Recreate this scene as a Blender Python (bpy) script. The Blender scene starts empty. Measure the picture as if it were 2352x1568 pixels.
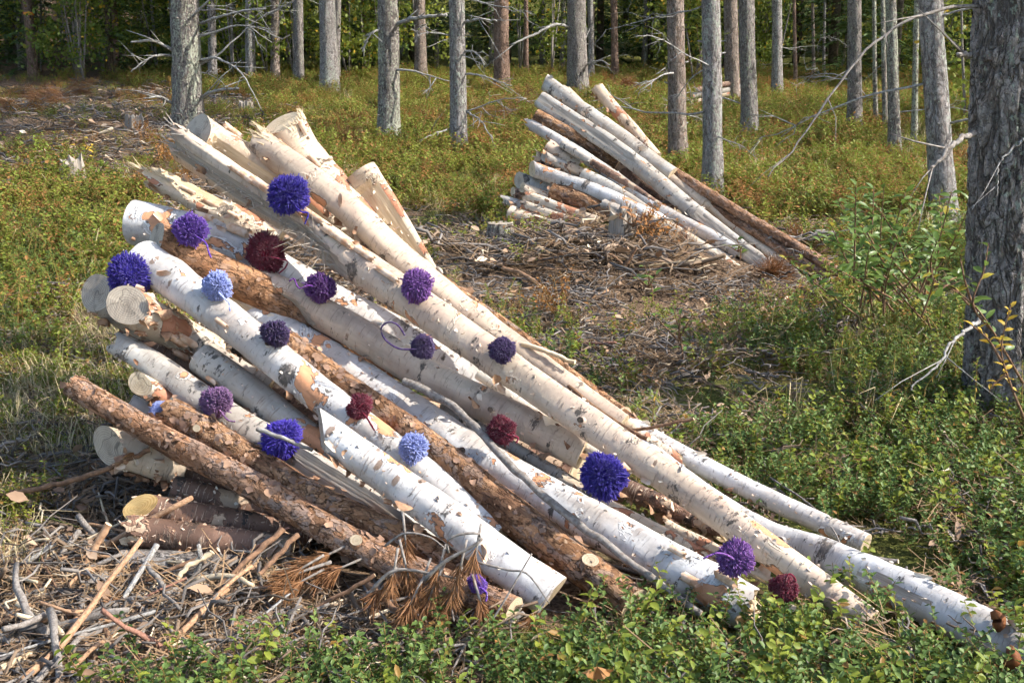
import bpy, math, random
import numpy as np
from mathutils import Vector, Matrix
random.seed(7)
rng = np.random.default_rng(7)
R = math.radians
scene = bpy.context.scene
C = scene.collection

# ------------------------------------------------------------------ camera, sky, sun, exposure
CAM_H, PITCH, LENS = 1.5, R(14.0), 40.0
cam_d = bpy.data.cameras.new('camera'); cam = bpy.data.objects.new('camera', cam_d); C.objects.link(cam)
cam.location = (0, 0, CAM_H); cam.rotation_euler = (R(90) - PITCH, 0, 0)
cam_d.lens = LENS; cam_d.sensor_width = 36; cam_d.clip_start = 0.05; cam_d.clip_end = 600
scene.camera = cam
SUN = Vector((0.76, -0.14, 0.64)).normalized()
EL = math.asin(SUN.z)
world = bpy.data.worlds.new('World'); scene.world = world; world.use_nodes = True
wt = world.node_tree; wt.nodes.clear()
sky = wt.nodes.new('ShaderNodeTexSky'); sky.sky_type = 'NISHITA'; sky.sun_disc = False
sky.sun_elevation = EL; sky.sun_rotation = math.atan2(SUN.x, SUN.y); sky.air_density = 1.0; sky.dust_density = 1.5
bgn = wt.nodes.new('ShaderNodeBackground'); bgn.inputs[1].default_value = 0.15
wo = wt.nodes.new('ShaderNodeOutputWorld'); wt.links.new(sky.outputs[0], bgn.inputs[0]); wt.links.new(bgn.outputs[0], wo.inputs[0])
sun_d = bpy.data.lights.new('sun', 'SUN'); sun_d.energy = 4.0; sun_d.angle = R(0.53); sun_d.color = (1.0, 0.955, 0.88)
sun = bpy.data.objects.new('sun', sun_d); C.objects.link(sun); sun.rotation_euler = SUN.to_track_quat('Z', 'Y').to_euler(); sun.location = (20, -4, 18)
vs = scene.view_settings; vs.view_transform = 'Standard'; vs.look = 'None'; vs.exposure = 1.06; vs.gamma = 1.0
try: vs.use_curve_mapping = False
except Exception: pass
cy = scene.cycles; cy.max_bounces = 4; cy.diffuse_bounces = 2; cy.glossy_bounces = 2; cy.transmission_bounces = 3; cy.transparent_max_bounces = 4
cy.use_denoising = True; cy.use_adaptive_sampling = True; cy.adaptive_threshold = 0.05; cy.adaptive_min_samples = 12

# ------------------------------------------------------------------ picture coordinates (2352 x 1568) to the place
PW, PH = 2352.0, 1568.0
F = PW * LENS / 36.0
CP, SP = math.cos(PITCH), math.sin(PITCH)
def ray(px, py):
    xc = (px - PW / 2) / F; yc = (PH / 2 - py) / F
    return np.array([xc, CP + yc * SP, -SP + yc * CP])
def at(px, py, Y):
    d = ray(px, py); return np.array([0, 0, CAM_H]) + d * (Y / d[1])
def depth_of(p):
    return p[1] * CP - (p[2] - CAM_H) * SP
def project(x, y, z):
    zc = y * CP - (z - CAM_H) * SP; yc = y * SP + (z - CAM_H) * CP
    return PW / 2 + F * x / zc, PH / 2 - F * yc / zc
# smooth value noise
_gr = rng.random((64, 64))
def vnoise(x, y):
    x = np.asarray(x, float); y = np.asarray(y, float)
    xi = np.floor(x).astype(int); yi = np.floor(y).astype(int); fx = x - xi; fy = y - yi
    fx = fx * fx * (3 - 2 * fx); fy = fy * fy * (3 - 2 * fy)
    a = _gr[xi % 64, yi % 64]; b = _gr[(xi + 1) % 64, yi % 64]; c = _gr[xi % 64, (yi + 1) % 64]; d = _gr[(xi + 1) % 64, (yi + 1) % 64]
    return (a * (1 - fx) + b * fx) * (1 - fy) + (c * (1 - fx) + d * fx) * fy
def ground(x, y):
    x = np.asarray(x, float); y = np.asarray(y, float)
    t = np.clip(y - 4.0, 0, None)
    z = 0.055 * (np.minimum(t, 60) ** 2 / (np.minimum(t, 60) + 0.8))
    z = z + 0.30 * np.exp(-((x + 5.0) / 2.6) ** 2 - ((y - 12.5) / 3.5) ** 2)
    z = z + 0.27 * np.exp(-((x - 0.7) / 0.9) ** 2 - ((y - 7.5) / 0.7) ** 2)
    h = np.clip(y - 29.0, 0, 24); z = z + 0.012 * h * h
    amp = np.clip((y - 4.6) / 3.0, 0.25, 1.0)
    z = z + amp * (0.10 * (vnoise(x * 0.9 + 3, y * 0.9) - 0.5) + 0.05 * (vnoise(x * 2.3, y * 2.3 + 9) - 0.5))
    return z
def ground_hit(px, py):
    d = ray(px, py); t = np.linspace(1.5, 70, 3000)
    P = np.array([0, 0, CAM_H])[None] + d[None] * t[:, None]
    below = P[:, 2] < ground(P[:, 0], P[:, 1])
    i = int(np.argmax(below)) if below.any() else len(t) - 1
    return P[i]

# ------------------------------------------------------------------ mesh helpers
def mesh_from(name, V, Fs, mat=None, smooth=True, attrs=None):
    me = bpy.data.meshes.new(name)
    V = np.asarray(V, float)
    me.from_pydata(V.tolist() if len(V) else [], [], [tuple(int(i) for i in f) for f in Fs])
    if smooth and len(me.polygons): me.polygons.foreach_set('use_smooth', np.ones(len(me.polygons), bool))
    if attrs:
        for k, a in attrs.items():
            a = np.asarray(a, np.float32)
            if a.ndim == 2:
                at_ = me.attributes.new(k, 'FLOAT_VECTOR', 'POINT'); at_.data.foreach_set('vector', a.ravel())
            else:
                at_ = me.attributes.new(k, 'FLOAT', 'POINT'); at_.data.foreach_set('value', a)
    if mat is not None: me.materials.append(mat)
    me.update()
    return me
def link(name, me, parent=None, loc=None):
    o = bpy.data.objects.new(name, me); C.objects.link(o)
    if parent is not None:
        o.parent = parent
    if loc is not None: o.location = loc
    return o
def tag(o, label=None, cat=None, group=None, kind=None):
    if label: o['label'] = label
    if cat: o['category'] = cat
    if group: o['group'] = group
    if kind: o['kind'] = kind
    return o
def frames(P, up=(0, 0, 1)):
    P = np.asarray(P, float)
    T = np.gradient(P, axis=0); T /= np.linalg.norm(T, axis=1)[:, None] + 1e-12
    up = np.array(up, float)
    if abs(T.mean(0) @ up) > 0.93: up = np.array([1.0, 0, 0])
    U = up[None] - (T @ up)[:, None] * T; U /= np.linalg.norm(U, axis=1)[:, None] + 1e-12
    V = np.cross(T, U)
    return T, U, V
def tube(P, rad, n=6, cap=True):
    P = np.asarray(P, float); m = len(P); rad = np.broadcast_to(np.asarray(rad, float), (m,))
    T, U, W = frames(P)
    th = np.linspace(0, 2 * np.pi, n, endpoint=False)
    X = P[:, None] + rad[:, None, None] * (np.cos(th)[None, :, None] * U[:, None] + np.sin(th)[None, :, None] * W[:, None])
    V = X.reshape(-1, 3)
    Fq = []
    for i in range(m - 1):
        for j in range(n):
            k = (j + 1) % n
            Fq.append((i * n + j, i * n + k, (i + 1) * n + k, (i + 1) * n + j))
    if cap:
        Fq.append(tuple(range(n - 1, -1, -1))); Fq.append(tuple((m - 1) * n + j for j in range(n)))
    s = np.concatenate([[0], np.cumsum(np.linalg.norm(np.diff(P, axis=0), axis=1))])
    lc = np.stack([(rad[:, None] * np.cos(th)[None]).ravel(), (rad[:, None] * np.sin(th)[None]).ravel(), np.repeat(s, n)], 1)
    return V, Fq, lc
class MB:
    def __init__(s): s.V = []; s.F = []; s.L = []; s.n = 0
    def add(s, V, Fs, L=None):
        V = np.asarray(V, float); s.V.append(V); s.L.append(np.asarray(L, float) if L is not None else V.copy())
        s.F += [tuple(i + s.n for i in f) for f in Fs]; s.n += len(V); return s
    def mesh(s, name, mat, smooth=True):
        V = np.concatenate(s.V) if s.V else np.zeros((0, 3)); L = np.concatenate(s.L) if s.L else np.zeros((0, 3))
        return mesh_from(name, V, s.F, mat, smooth, {'lc': L})
def smooth_path(P, m):
    P = np.asarray(P, float)
    if len(P) == 2:
        t = np.linspace(0, 1, m)[:, None]; return P[0] * (1 - t) + P[1] * t
    Q = np.concatenate([[2 * P[0] - P[1]], P, [2 * P[-1] - P[-2]]])
    seg = np.linalg.norm(np.diff(P, axis=0), axis=1); cs = np.concatenate([[0], np.cumsum(seg)])
    out = []
    for u in np.linspace(0, cs[-1], m):
        i = min(int(np.searchsorted(cs, u, side='right') - 1), len(P) - 2); t = (u - cs[i]) / max(seg[i], 1e-9)
        p0, p1, p2, p3 = Q[i], Q[i + 1], Q[i + 2], Q[i + 3]
        out.append(0.5 * (2 * p1 + (p2 - p0) * t + (2 * p0 - 5 * p1 + 4 * p2 - p3) * t * t + (3 * p1 - p0 - 3 * p2 + p3) * t ** 3))
    return np.array(out)

# ------------------------------------------------------------------ materials
def new_mat(name):
    m = bpy.data.materials.new(name); m.use_nodes = True; m.node_tree.nodes.clear(); return m, m.node_tree
def nd(nt, typ, props=None, **inp):
    n = nt.nodes.new('ShaderNode' + typ)
    for k, v in (props or {}).items(): setattr(n, k, v)
    for k, v in inp.items():
        s = n.inputs[int(k[1:])] if k[0] == 'i' and k[1:].isdigit() else n.inputs[k.replace('_', ' ')]
        if isinstance(v, bpy.types.NodeSocket): nt.links.new(v, s)
        else: s.default_value = v
    return n
def col(c): return (c[0], c[1], c[2], 1.0)
def mixc(nt, fac, a, b, blend='MIX'):
    n = nt.nodes.new('ShaderNodeMix'); n.data_type = 'RGBA'; n.blend_type = blend
    for i, v in ((0, fac), (6, a), (7, b)):
        if isinstance(v, bpy.types.NodeSocket): nt.links.new(v, n.inputs[i])
        elif i == 0: n.inputs[0].default_value = v
        else: n.inputs[i].default_value = col(v)
    return n.outputs[2]
def mth(nt, op, a, b=0.0, clamp=False):
    n = nt.nodes.new('ShaderNodeMath'); n.operation = op; n.use_clamp = clamp
    for i, v in ((0, a), (1, b)):
        if isinstance(v, bpy.types.NodeSocket): nt.links.new(v, n.inputs[i])
        else: n.inputs[i].default_value = v
    return n.outputs[0]
def step(nt, v, a, b):
    n = nt.nodes.new('ShaderNodeMapRange'); n.interpolation_type = 'SMOOTHSTEP'
    nt.links.new(v, n.inputs[0]); n.inputs[1].default_value = a; n.inputs[2].default_value = b
    return n.outputs[0]
def coords(nt, attr='lc', rand=True):
    if attr: a = nd(nt, 'Attribute', {'attribute_name': attr}).outputs['Vector']
    else: a = nd(nt, 'TexCoord').outputs['Object']
    if rand:
        oi = nd(nt, 'ObjectInfo').outputs['Random']
        off = mth(nt, 'MULTIPLY', oi, 37.0)
        c = nd(nt, 'CombineXYZ', i0=off, i1=off, i2=off).outputs[0]
        a = nd(nt, 'VectorMath', {'operation': 'ADD'}, i0=a, i1=c).outputs[0]
    return a
def scaled(nt, v, s): return nd(nt, 'VectorMath', {'operation': 'MULTIPLY'}, i0=v, i1=s).outputs[0]
def noise(nt, v, scale=1.0, detail=3.0, rough=0.55, dist=0.0):
    return nd(nt, 'TexNoise', i0=v, Scale=scale, Detail=detail, Roughness=rough, Distortion=dist).outputs[0]
def voro(nt, v, scale=1.0, feature='F1', rnd=1.0):
    return nd(nt, 'TexVoronoi', {'feature': feature}, i0=v, Scale=scale, Randomness=rnd)
def finish(nt, base, rough=0.8, height=None, bump=0.5, dist=0.004, spec=0.2, trans=0.0, tcol=None):
    p = nd(nt, 'BsdfPrincipled', Roughness=rough)
    p.inputs['Specular IOR Level'].default_value = spec
    if isinstance(base, bpy.types.NodeSocket): nt.links.new(base, p.inputs['Base Color'])
    else: p.inputs['Base Color'].default_value = col(base)
    if height is not None:
        b = nd(nt, 'Bump', Strength=bump, Distance=dist, Height=height); nt.links.new(b.outputs[0], p.inputs['Normal'])
    o = nt.nodes.new('ShaderNodeOutputMaterial')
    sh = p.outputs[0]
    if trans > 0:
        t = nt.nodes.new('ShaderNodeBsdfTranslucent')
        c = tcol if tcol is not None else base
        if isinstance(c, bpy.types.NodeSocket): nt.links.new(c, t.inputs[0])
        else: t.inputs[0].default_value = col(c)
        mx = nd(nt, 'MixShader', i0=trans); nt.links.new(sh, mx.inputs[1]); nt.links.new(t.outputs[0], mx.inputs[2]); sh = mx.outputs[0]
    nt.links.new(sh, o.inputs[0])

def ridge(nt, v, sc, wid, det=3.0, dist=0.5):
    n = noise(nt, scaled(nt, v, sc), 1, det, 0.55, dist)
    a = mth(nt, 'ABSOLUTE', mth(nt, 'SUBTRACT', n, 0.5))
    return step(nt, a, 0.0, wid)
def birch(name, base, tint, inner=(0.42, 0.20, 0.10), peel=0.62, black=0.66, eyes=0.10, dash=0.5, knots=0.55, dcol=(0.20, 0.145, 0.11)):
    m, nt = new_mat(name); v = coords(nt)
    big = noise(nt, scaled(nt, v, (5, 5, 4)), 1, 3)
    c = mixc(nt, step(nt, big, 0.35, 0.65), base, tint)
    band = noise(nt, scaled(nt, v, (4, 4, 26)), 1, 2)
    c = mixc(nt, mth(nt, 'MULTIPLY', step(nt, band, 0.5, 0.72), 0.35), c, tuple(x * 0.62 for x in tint))
    ln = noise(nt, scaled(nt, v, (22, 22, 190)), 1, 2, 0.5)
    lf = step(nt, ln, 0.60, 0.68)
    c = mixc(nt, mth(nt, 'MULTIPLY', lf, dash), c, dcol)
    vo = voro(nt, scaled(nt, v, (8, 8, 17)), 1)
    wob = noise(nt, scaled(nt, v, (70, 70, 110)), 1, 3)
    ed = mth(nt, 'ADD', vo.outputs['Distance'], mth(nt, 'MULTIPLY', mth(nt, 'SUBTRACT', wob, 0.5), 0.18))
    ef = mth(nt, 'SUBTRACT', 1.0, step(nt, ed, eyes * 0.7, eyes))
    em = step(nt, noise(nt, scaled(nt, v, (3, 3, 2.2)), 1, 1), 0.42, 0.56); vr = nd(nt, 'SeparateColor', i0=vo.outputs['Color']).outputs[0]; ef = mth(nt, 'MULTIPLY', mth(nt, 'MULTIPLY', ef, em), step(nt, vr, 0.35, 0.4))
    c = mixc(nt, mth(nt, 'MULTIPLY', ef, 0.85), c, mixc(nt, vr, (0.09, 0.055, 0.035), (0.26, 0.16, 0.10)))
    bk = noise(nt, scaled(nt, v, (11, 11, 22)), 1, 6, 0.7)
    bf = step(nt, bk, black, black + 0.04)
    c = mixc(nt, mth(nt, 'MULTIPLY', bf, 0.9), c, (0.045, 0.04, 0.035))
    v2 = voro(nt, scaled(nt, v, (5, 5, 7.5)), 1); rsep = nd(nt, 'SeparateColor', i0=v2.outputs['Color']).outputs[0]
    rough2 = noise(nt, scaled(nt, v, (38, 38, 60)), 1, 4, 0.75)
    kd = mth(nt, 'ADD', v2.outputs['Distance'], mth(nt, 'MULTIPLY', mth(nt, 'SUBTRACT', rough2, 0.5), 0.75))
    kf = mth(nt, 'MULTIPLY', mth(nt, 'SUBTRACT', 1.0, step(nt, kd, 0.16, 0.24)), step(nt, rsep, knots, knots + 0.02))
    c = mixc(nt, mth(nt, 'MULTIPLY', kf, 0.88), c, mixc(nt, step(nt, rough2, 0.4, 0.6), (0.035, 0.03, 0.026), (0.22, 0.17, 0.13)))
    dirt = noise(nt, scaled(nt, v, (9, 9, 2.2)), 1, 4, 0.6)
    c = mixc(nt, mth(nt, 'MULTIPLY', step(nt, dirt, 0.44, 0.70), 0.6), c, tuple(x * 0.5 for x in tint))
    gr = noise(nt, scaled(nt, v, (55, 55, 30)), 1, 4, 0.75); c = mixc(nt, mth(nt, 'MULTIPLY', step(nt, gr, 0.55, 0.72), 0.4), c, tuple(x * 0.45 for x in tint))
    pl = noise(nt, scaled(nt, v, (7, 7, 6)), 1, 5, 0.6, 0.4)
    pf = step(nt, pl, peel, peel + 0.012)
    pe = step(nt, pl, peel - 0.012, peel)
    lip = step(nt, pl, peel - 0.035, peel - 0.02); c = mixc(nt, mth(nt, 'MULTIPLY', lip, 0.6), c, tuple(min(1, x * 1.12) for x in base))
    c = mixc(nt, mth(nt, 'MULTIPLY', pe, 0.85), c, (0.11, 0.06, 0.035))
    grain = noise(nt, scaled(nt, v, (60, 60, 12)), 1, 3)
    c = mixc(nt, pf, c, mixc(nt, grain, inner, tuple(min(1, x * 1.9 + 0.02) for x in inner)))
    h = mth(nt, 'SUBTRACT', mth(nt, 'ADD', mth(nt, 'MULTIPLY', band, 0.5), mth(nt, 'MULTIPLY', lip, 0.7)), mth(nt, 'MULTIPLY', pf, 2.0))
    h = mth(nt, 'ADD', h, mth(nt, 'MULTIPLY', lf, 0.35)); h = mth(nt, 'ADD', h, mth(nt, 'MULTIPLY', bk, 0.8)); h = mth(nt, 'ADD', h, mth(nt, 'MULTIPLY', mth(nt, 'MULTIPLY', kf, rough2), 1.6))
    finish(nt, c, 0.62, h, 0.7, 0.007, 0.3)
    return m
def pine_log(name, a, b, dark, grey=0.5, plate=1.0):
    m, nt = new_mat(name); v = coords(nt)
    w = nd(nt, 'TexNoise', i0=scaled(nt, v, (24, 24, 18)), Scale=1.0, Detail=3.0).outputs[1]
    vv = nd(nt, 'VectorMath', {'operation': 'ADD'}, i0=scaled(nt, v, (46, 46, 24)), i1=scaled(nt, w, (2.8, 2.8, 2.8))).outputs[0]
    vo = voro(nt, vv, 1)
    rc = nd(nt, 'SeparateColor', i0=vo.outputs['Color'])
    fine = noise(nt, scaled(nt, v, (150, 150, 70)), 1, 4, 0.7)
    mid = noise(nt, scaled(nt, v, (34, 34, 16)), 1, 4, 0.65)
    c = mixc(nt, step(nt, mid, 0.3, 0.7), a, b)
    c = mixc(nt, mth(nt, 'MULTIPLY', step(nt, rc.outputs[0], 0.35, 0.9), 0.8 * plate), c, tuple(x * 0.42 for x in a))
    c = mixc(nt, mth(nt, 'MULTIPLY', step(nt, rc.outputs[2], 0.7, 0.8), 0.6 * plate), c, tuple(min(1, x * 1.25) for x in b))
    c = mixc(nt, mth(nt, 'MULTIPLY', step(nt, rc.outputs[1], grey, grey + 0.12), 0.6 * plate), c, (0.30, 0.245, 0.21))
    big = noise(nt, scaled(nt, v, (7, 7, 3.5)), 1, 4)
    c = mixc(nt, mth(nt, 'MULTIPLY', step(nt, big, 0.46, 0.70), 0.8), c, dark)
    c = mixc(nt, mth(nt, 'MULTIPLY', step(nt, fine, 0.50, 0.66), 0.8), c, tuple(x * 0.7 for x in dark))
    cr = ridge(nt, v, (30, 30, 14), 0.03, 4.0, 0.6); c = mixc(nt, mth(nt, 'MULTIPLY', mth(nt, 'SUBTRACT', 1.0, cr), 0.6), c, tuple(x * 0.45 for x in dark))
    de = voro(nt, vv, 1, 'DISTANCE_TO_EDGE').outputs['Distance']
    ed = mth(nt, 'MULTIPLY', mth(nt, 'SUBTRACT', 1.0, step(nt, de, 0.0, 0.06)), step(nt, mid, 0.42, 0.6))
    c = mixc(nt, mth(nt, 'MULTIPLY', ed, 0.65 * plate), c, tuple(x * 0.5 for x in dark))
    pk = noise(nt, scaled(nt, v, (45, 45, 24)), 1, 3, 0.6)
    c = mixc(nt, mth(nt, 'MULTIPLY', step(nt, pk, 0.66, 0.72), 0.6), c, (0.60, 0.43, 0.28))
    h = mth(nt, 'ADD', mth(nt, 'MULTIPLY', rc.outputs[2], 0.6 * plate), mth(nt, 'MULTIPLY', fine, 0.7)); h = mth(nt, 'ADD', h, mth(nt, 'MULTIPLY', mid, 1.2))
    h = mth(nt, 'ADD', h, mth(nt, 'MULTIPLY', cr, 0.8)); finish(nt, c, 0.85, h, 1.0, 0.009, 0.2)
    return m
def wood(name, a, b, rings=False, scale=1.0):
    m, nt = new_mat(name); v = coords(nt)
    if rings:
        g = noise(nt, scaled(nt, v, (9, 9, 9)), 1, 4)
        d = nd(nt, 'VectorMath', {'operation': 'LENGTH'}, i0=coords(nt, 'lc', False)).outputs['Value']
        rr = mth(nt, 'SINE', mth(nt, 'MULTIPLY', mth(nt, 'ADD', d, mth(nt, 'MULTIPLY', g, 0.02)), 900.0))
        saw = noise(nt, scaled(nt, v, (25, 170, 25)), 1, 2)
        f = mth(nt, 'ADD', mth(nt, 'MULTIPLY', rr, 0.20), g); f = mth(nt, 'ADD', f, mth(nt, 'MULTIPLY', mth(nt, 'SUBTRACT', saw, 0.5), 0.5))
        c = mixc(nt, step(nt, f, 0.3, 0.75), a, b); h = saw
        c = mixc(nt, mth(nt, 'MULTIPLY', mth(nt, 'SUBTRACT', 1.0, step(nt, d, 0.004, 0.032)), 0.45), c, tuple(x * 0.6 for x in b))
        cr = ridge(nt, v, (9, 9, 9), 0.012, 2.0); c = mixc(nt, mth(nt, 'MULTIPLY', mth(nt, 'SUBTRACT', 1.0, cr), 0.7), c, tuple(x * 0.25 for x in b))
        st = noise(nt, scaled(nt, v, (22, 22, 22)), 1, 4); c = mixc(nt, mth(nt, 'MULTIPLY', step(nt, st, 0.56, 0.72), 0.55), c, tuple(x * 0.45 for x in b))
    else:
        g = noise(nt, scaled(nt, v, (90, 90, 5)), scale, 4, 0.6, 0.3)
        g2 = noise(nt, scaled(nt, v, (12, 12, 4)), 1, 3)
        c = mixc(nt, step(nt, g, 0.3, 0.7), a, b); c = mixc(nt, mth(nt, 'MULTIPLY', step(nt, g2, 0.45, 0.75), 0.55), c, tuple(x * 0.55 for x in b)); h = g
    finish(nt, c, 0.75, h, 0.6, 0.004, 0.2)
    return m
def trunk_bark(name, plate, crack, lich=0.58, lcol=(0.40, 0.42, 0.31), warm=0.3):
    m, nt = new_mat(name); v = coords(nt)
    r1 = ridge(nt, v, (20, 20, 6.5), 0.050, 4.0, 0.9); r2 = ridge(nt, v, (36, 36, 22), 0.050, 4.0, 0.8); r3 = ridge(nt, v, (26, 26, 40), 0.035, 2.0)
    fine = noise(nt, scaled(nt, v, (130, 130, 95)), 1, 3, 0.7); mid = noise(nt, scaled(nt, v, (34, 34, 26)), 1, 3, 0.6)
    c = mixc(nt, step(nt, mid, 0.3, 0.7), tuple(x * 0.78 for x in plate), tuple(min(1, x * 1.28) for x in plate))
    mid2 = noise(nt, scaled(nt, v, (40, 40, 25)), 1, 3)
    c = mixc(nt, mth(nt, 'MULTIPLY', step(nt, mid2, 0.5, 0.7), warm), c, (plate[0] * 1.3, plate[1] * 0.92, plate[2] * 0.75))
    c = mixc(nt, mth(nt, 'MULTIPLY', step(nt, fine, 0.48, 0.72), 0.55), c, crack)
    at_ = nd(nt, 'Attribute', {'attribute_name': 'fis'}).outputs['Fac']
    fis = mth(nt, 'MAXIMUM', mth(nt, 'SUBTRACT', 1.0, r1), mth(nt, 'MULTIPLY', mth(nt, 'SUBTRACT', 1.0, r2), 0.55)); fis = mth(nt, 'MAXIMUM', fis, mth(nt, 'MULTIPLY', mth(nt, 'SUBTRACT', 1.0, r3), 0.35)); fis = mth(nt, 'MAXIMUM', fis, at_)
    c = mixc(nt, mth(nt, 'MULTIPLY', fis, 0.85), c, crack)
    ln = noise(nt, scaled(nt, v, (50, 50, 34)), 1, 5, 0.7); lb = noise(nt, scaled(nt, v, (7, 7, 1.2)), 1, 2)
    lf = step(nt, mth(nt, 'ADD', ln, mth(nt, 'MULTIPLY', mth(nt, 'SUBTRACT', lb, 0.5), 0.45)), lich, lich + 0.05)
    c = mixc(nt, mth(nt, 'MULTIPLY', lf, 0.85), c, lcol)
    h = mth(nt, 'ADD', mth(nt, 'MULTIPLY', r1, 1.3), mth(nt, 'MULTIPLY', fine, 0.7)); h = mth(nt, 'ADD', h, mth(nt, 'MULTIPLY', r2, 0.6)); h = mth(nt, 'ADD', h, mth(nt, 'MULTIPLY', lf, 0.4))
    finish(nt, c, 0.9, h, 0.9, 0.012, 0.15)
    return m
def leafmat(name, a, b, rough=0.5, trans=0.3, spec=0.35, dry=None, dryf=0.9):
    m, nt = new_mat(name)
    oi = nd(nt, 'ObjectInfo').outputs['Random']; at_ = nd(nt, 'Attribute', {'attribute_name': 'rnd'}).outputs['Fac']
    f = mth(nt, 'ADD', mth(nt, 'MULTIPLY', oi, 0.5), mth(nt, 'MULTIPLY', at_, 0.5))
    c = mixc(nt, f, a, b)
    if dry:
        fr = mth(nt, 'FRACT', mth(nt, 'ADD', mth(nt, 'MULTIPLY', oi, 7.3), mth(nt, 'MULTIPLY', at_, 3.1)))
        c = mixc(nt, step(nt, fr, dryf, dryf + 0.02), c, dry)
    finish(nt, c, rough, spec=spec, trans=trans)
    return m
def simple(name, a, b, scale=40.0, rough=0.8, bump=0.4, spec=0.2, stretch=(1, 1, 1), attr='lc', dist=0.003):
    m, nt = new_mat(name); v = coords(nt, attr)
    g = noise(nt, scaled(nt, v, stretch), scale, 4, 0.6)
    finish(nt, mixc(nt, step(nt, g, 0.3, 0.7), a, b), rough, g, bump, dist, spec); return m

M = {}
M['bw'] = birch('birch_bark_white', (0.68, 0.66, 0.635), (0.50, 0.44, 0.39), peel=0.61, black=0.615, eyes=0.20, dash=0.5, knots=0.5)
M['bt'] = birch('birch_bark_cream', (0.62, 0.50, 0.375), (0.49, 0.365, 0.28), peel=0.63, black=0.61, eyes=0.13, dash=0.5, knots=0.62)
M['bg'] = birch('birch_bark_grey', (0.52, 0.48, 0.42), (0.40, 0.34, 0.28), peel=0.63, black=0.585, eyes=0.14, dash=0.6)
M['bp'] = birch('birch_bark_peeling', (0.68, 0.565, 0.43), (0.58, 0.44, 0.31), inner=(0.30, 0.13, 0.07), peel=0.57, black=0.68, eyes=0.08, dash=0.4)
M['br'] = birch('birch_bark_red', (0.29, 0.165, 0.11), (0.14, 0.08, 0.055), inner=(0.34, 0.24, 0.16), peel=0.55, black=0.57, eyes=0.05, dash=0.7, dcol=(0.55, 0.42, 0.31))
M['p1'] = pine_log('pine_bark_orange', (0.40, 0.20, 0.10), (0.50, 0.30, 0.19), (0.17, 0.085, 0.045), 0.62)
M['p2'] = pine_log('pine_bark_brown', (0.38, 0.185, 0.085), (0.46, 0.27, 0.15), (0.14, 0.07, 0.04), 0.72)
M['pg'] = pine_log('pine_bark_grey', (0.24, 0.21, 0.185), (0.33, 0.30, 0.27), (0.10, 0.085, 0.075), 0.4)
M['p3'] = pine_log('smooth_pine_bark', (0.42, 0.20, 0.09), (0.50, 0.28, 0.15), (0.22, 0.11, 0.06), 0.75, 0.6)
M['knot'] = wood('dark_knot_wood', (0.22, 0.15, 0.10), (0.12, 0.085, 0.06), True)
M['cut'] = wood('sawn_end_wood', (0.62, 0.50, 0.34), (0.50, 0.38, 0.24), True)
M['cutg'] = wood('weathered_sawn_end', (0.46, 0.39, 0.30), (0.32, 0.265, 0.21), True)
M['cuty'] = wood('yellow_sawn_end', (0.75, 0.50, 0.20), (0.60, 0.34, 0.11), True)
M['split'] = wood('split_wood_cream', (0.70, 0.56, 0.37), (0.54, 0.40, 0.25))
M['splitg'] = wood('split_wood_grey', (0.46, 0.40, 0.33), (0.30, 0.25, 0.20))
M['curl'] = simple('curled_bark', (0.72, 0.56, 0.42), (0.50, 0.27, 0.15), 30, 0.7, 0.3)
M['brownbark'] = simple('loose_brown_bark', (0.48, 0.30, 0.18), (0.19, 0.095, 0.055), 22, 0.75, 0.3)
M['flake'] = simple('papery_bark_flakes', (0.82, 0.74, 0.62), (0.46, 0.25, 0.14), 9, 0.7, 0.2)
M['pflake'] = simple('pine_bark_flakes', (0.44, 0.27, 0.17), (0.20, 0.12, 0.085), 14, 0.75, 0.2)
M['t'] = trunk_bark('pine_trunk_bark', (0.31, 0.275, 0.25), (0.095, 0.08, 0.07), 0.58)
M['tl'] = trunk_bark('lichened_trunk_bark', (0.30, 0.265, 0.235), (0.085, 0.072, 0.062), 0.52, (0.52, 0.53, 0.40))
M['tr'] = trunk_bark('reddish_trunk_bark', (0.30, 0.20, 0.15), (0.11, 0.07, 0.05), 0.70)
M['t2'] = trunk_bark('brownish_trunk_bark', (0.33, 0.265, 0.22), (0.10, 0.075, 0.06), 0.62, warm=0.5)
M['t3'] = trunk_bark('pale_scaly_trunk_bark', (0.36, 0.33, 0.31), (0.12, 0.10, 0.09), 0.56, (0.46, 0.49, 0.40))
M['td'] = trunk_bark('dark_trunk_bark', (0.30, 0.27, 0.25), (0.06, 0.05, 0.044), 0.60, (0.38, 0.42, 0.34), 0.2)
M['dead'] = simple('lichened_dead_branch', (0.40, 0.39, 0.36), (0.16, 0.14, 0.125), 60, 0.9, 0.5)
M['grey'] = simple('grey_twig_bark', (0.30, 0.27, 0.24), (0.15, 0.125, 0.105), 70, 0.85, 0.6)
M['brown'] = simple('brown_twig_bark', (0.27, 0.155, 0.09), (0.12, 0.07, 0.045), 60, 0.85, 0.6)
M['tan'] = simple('tan_stick_bark', (0.48, 0.30, 0.18), (0.28, 0.155, 0.085), 50, 0.8, 0.6)
M['red'] = simple('reddish_stick_bark', (0.34, 0.175, 0.12), (0.20, 0.10, 0.07), 45, 0.8, 0.6)
M['pale'] = wood('pale_bare_wood', (0.72, 0.60, 0.42), (0.56, 0.42, 0.26))
M['stump'] = wood('weathered_stump_wood', (0.42, 0.37, 0.31), (0.20, 0.165, 0.13))

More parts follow.
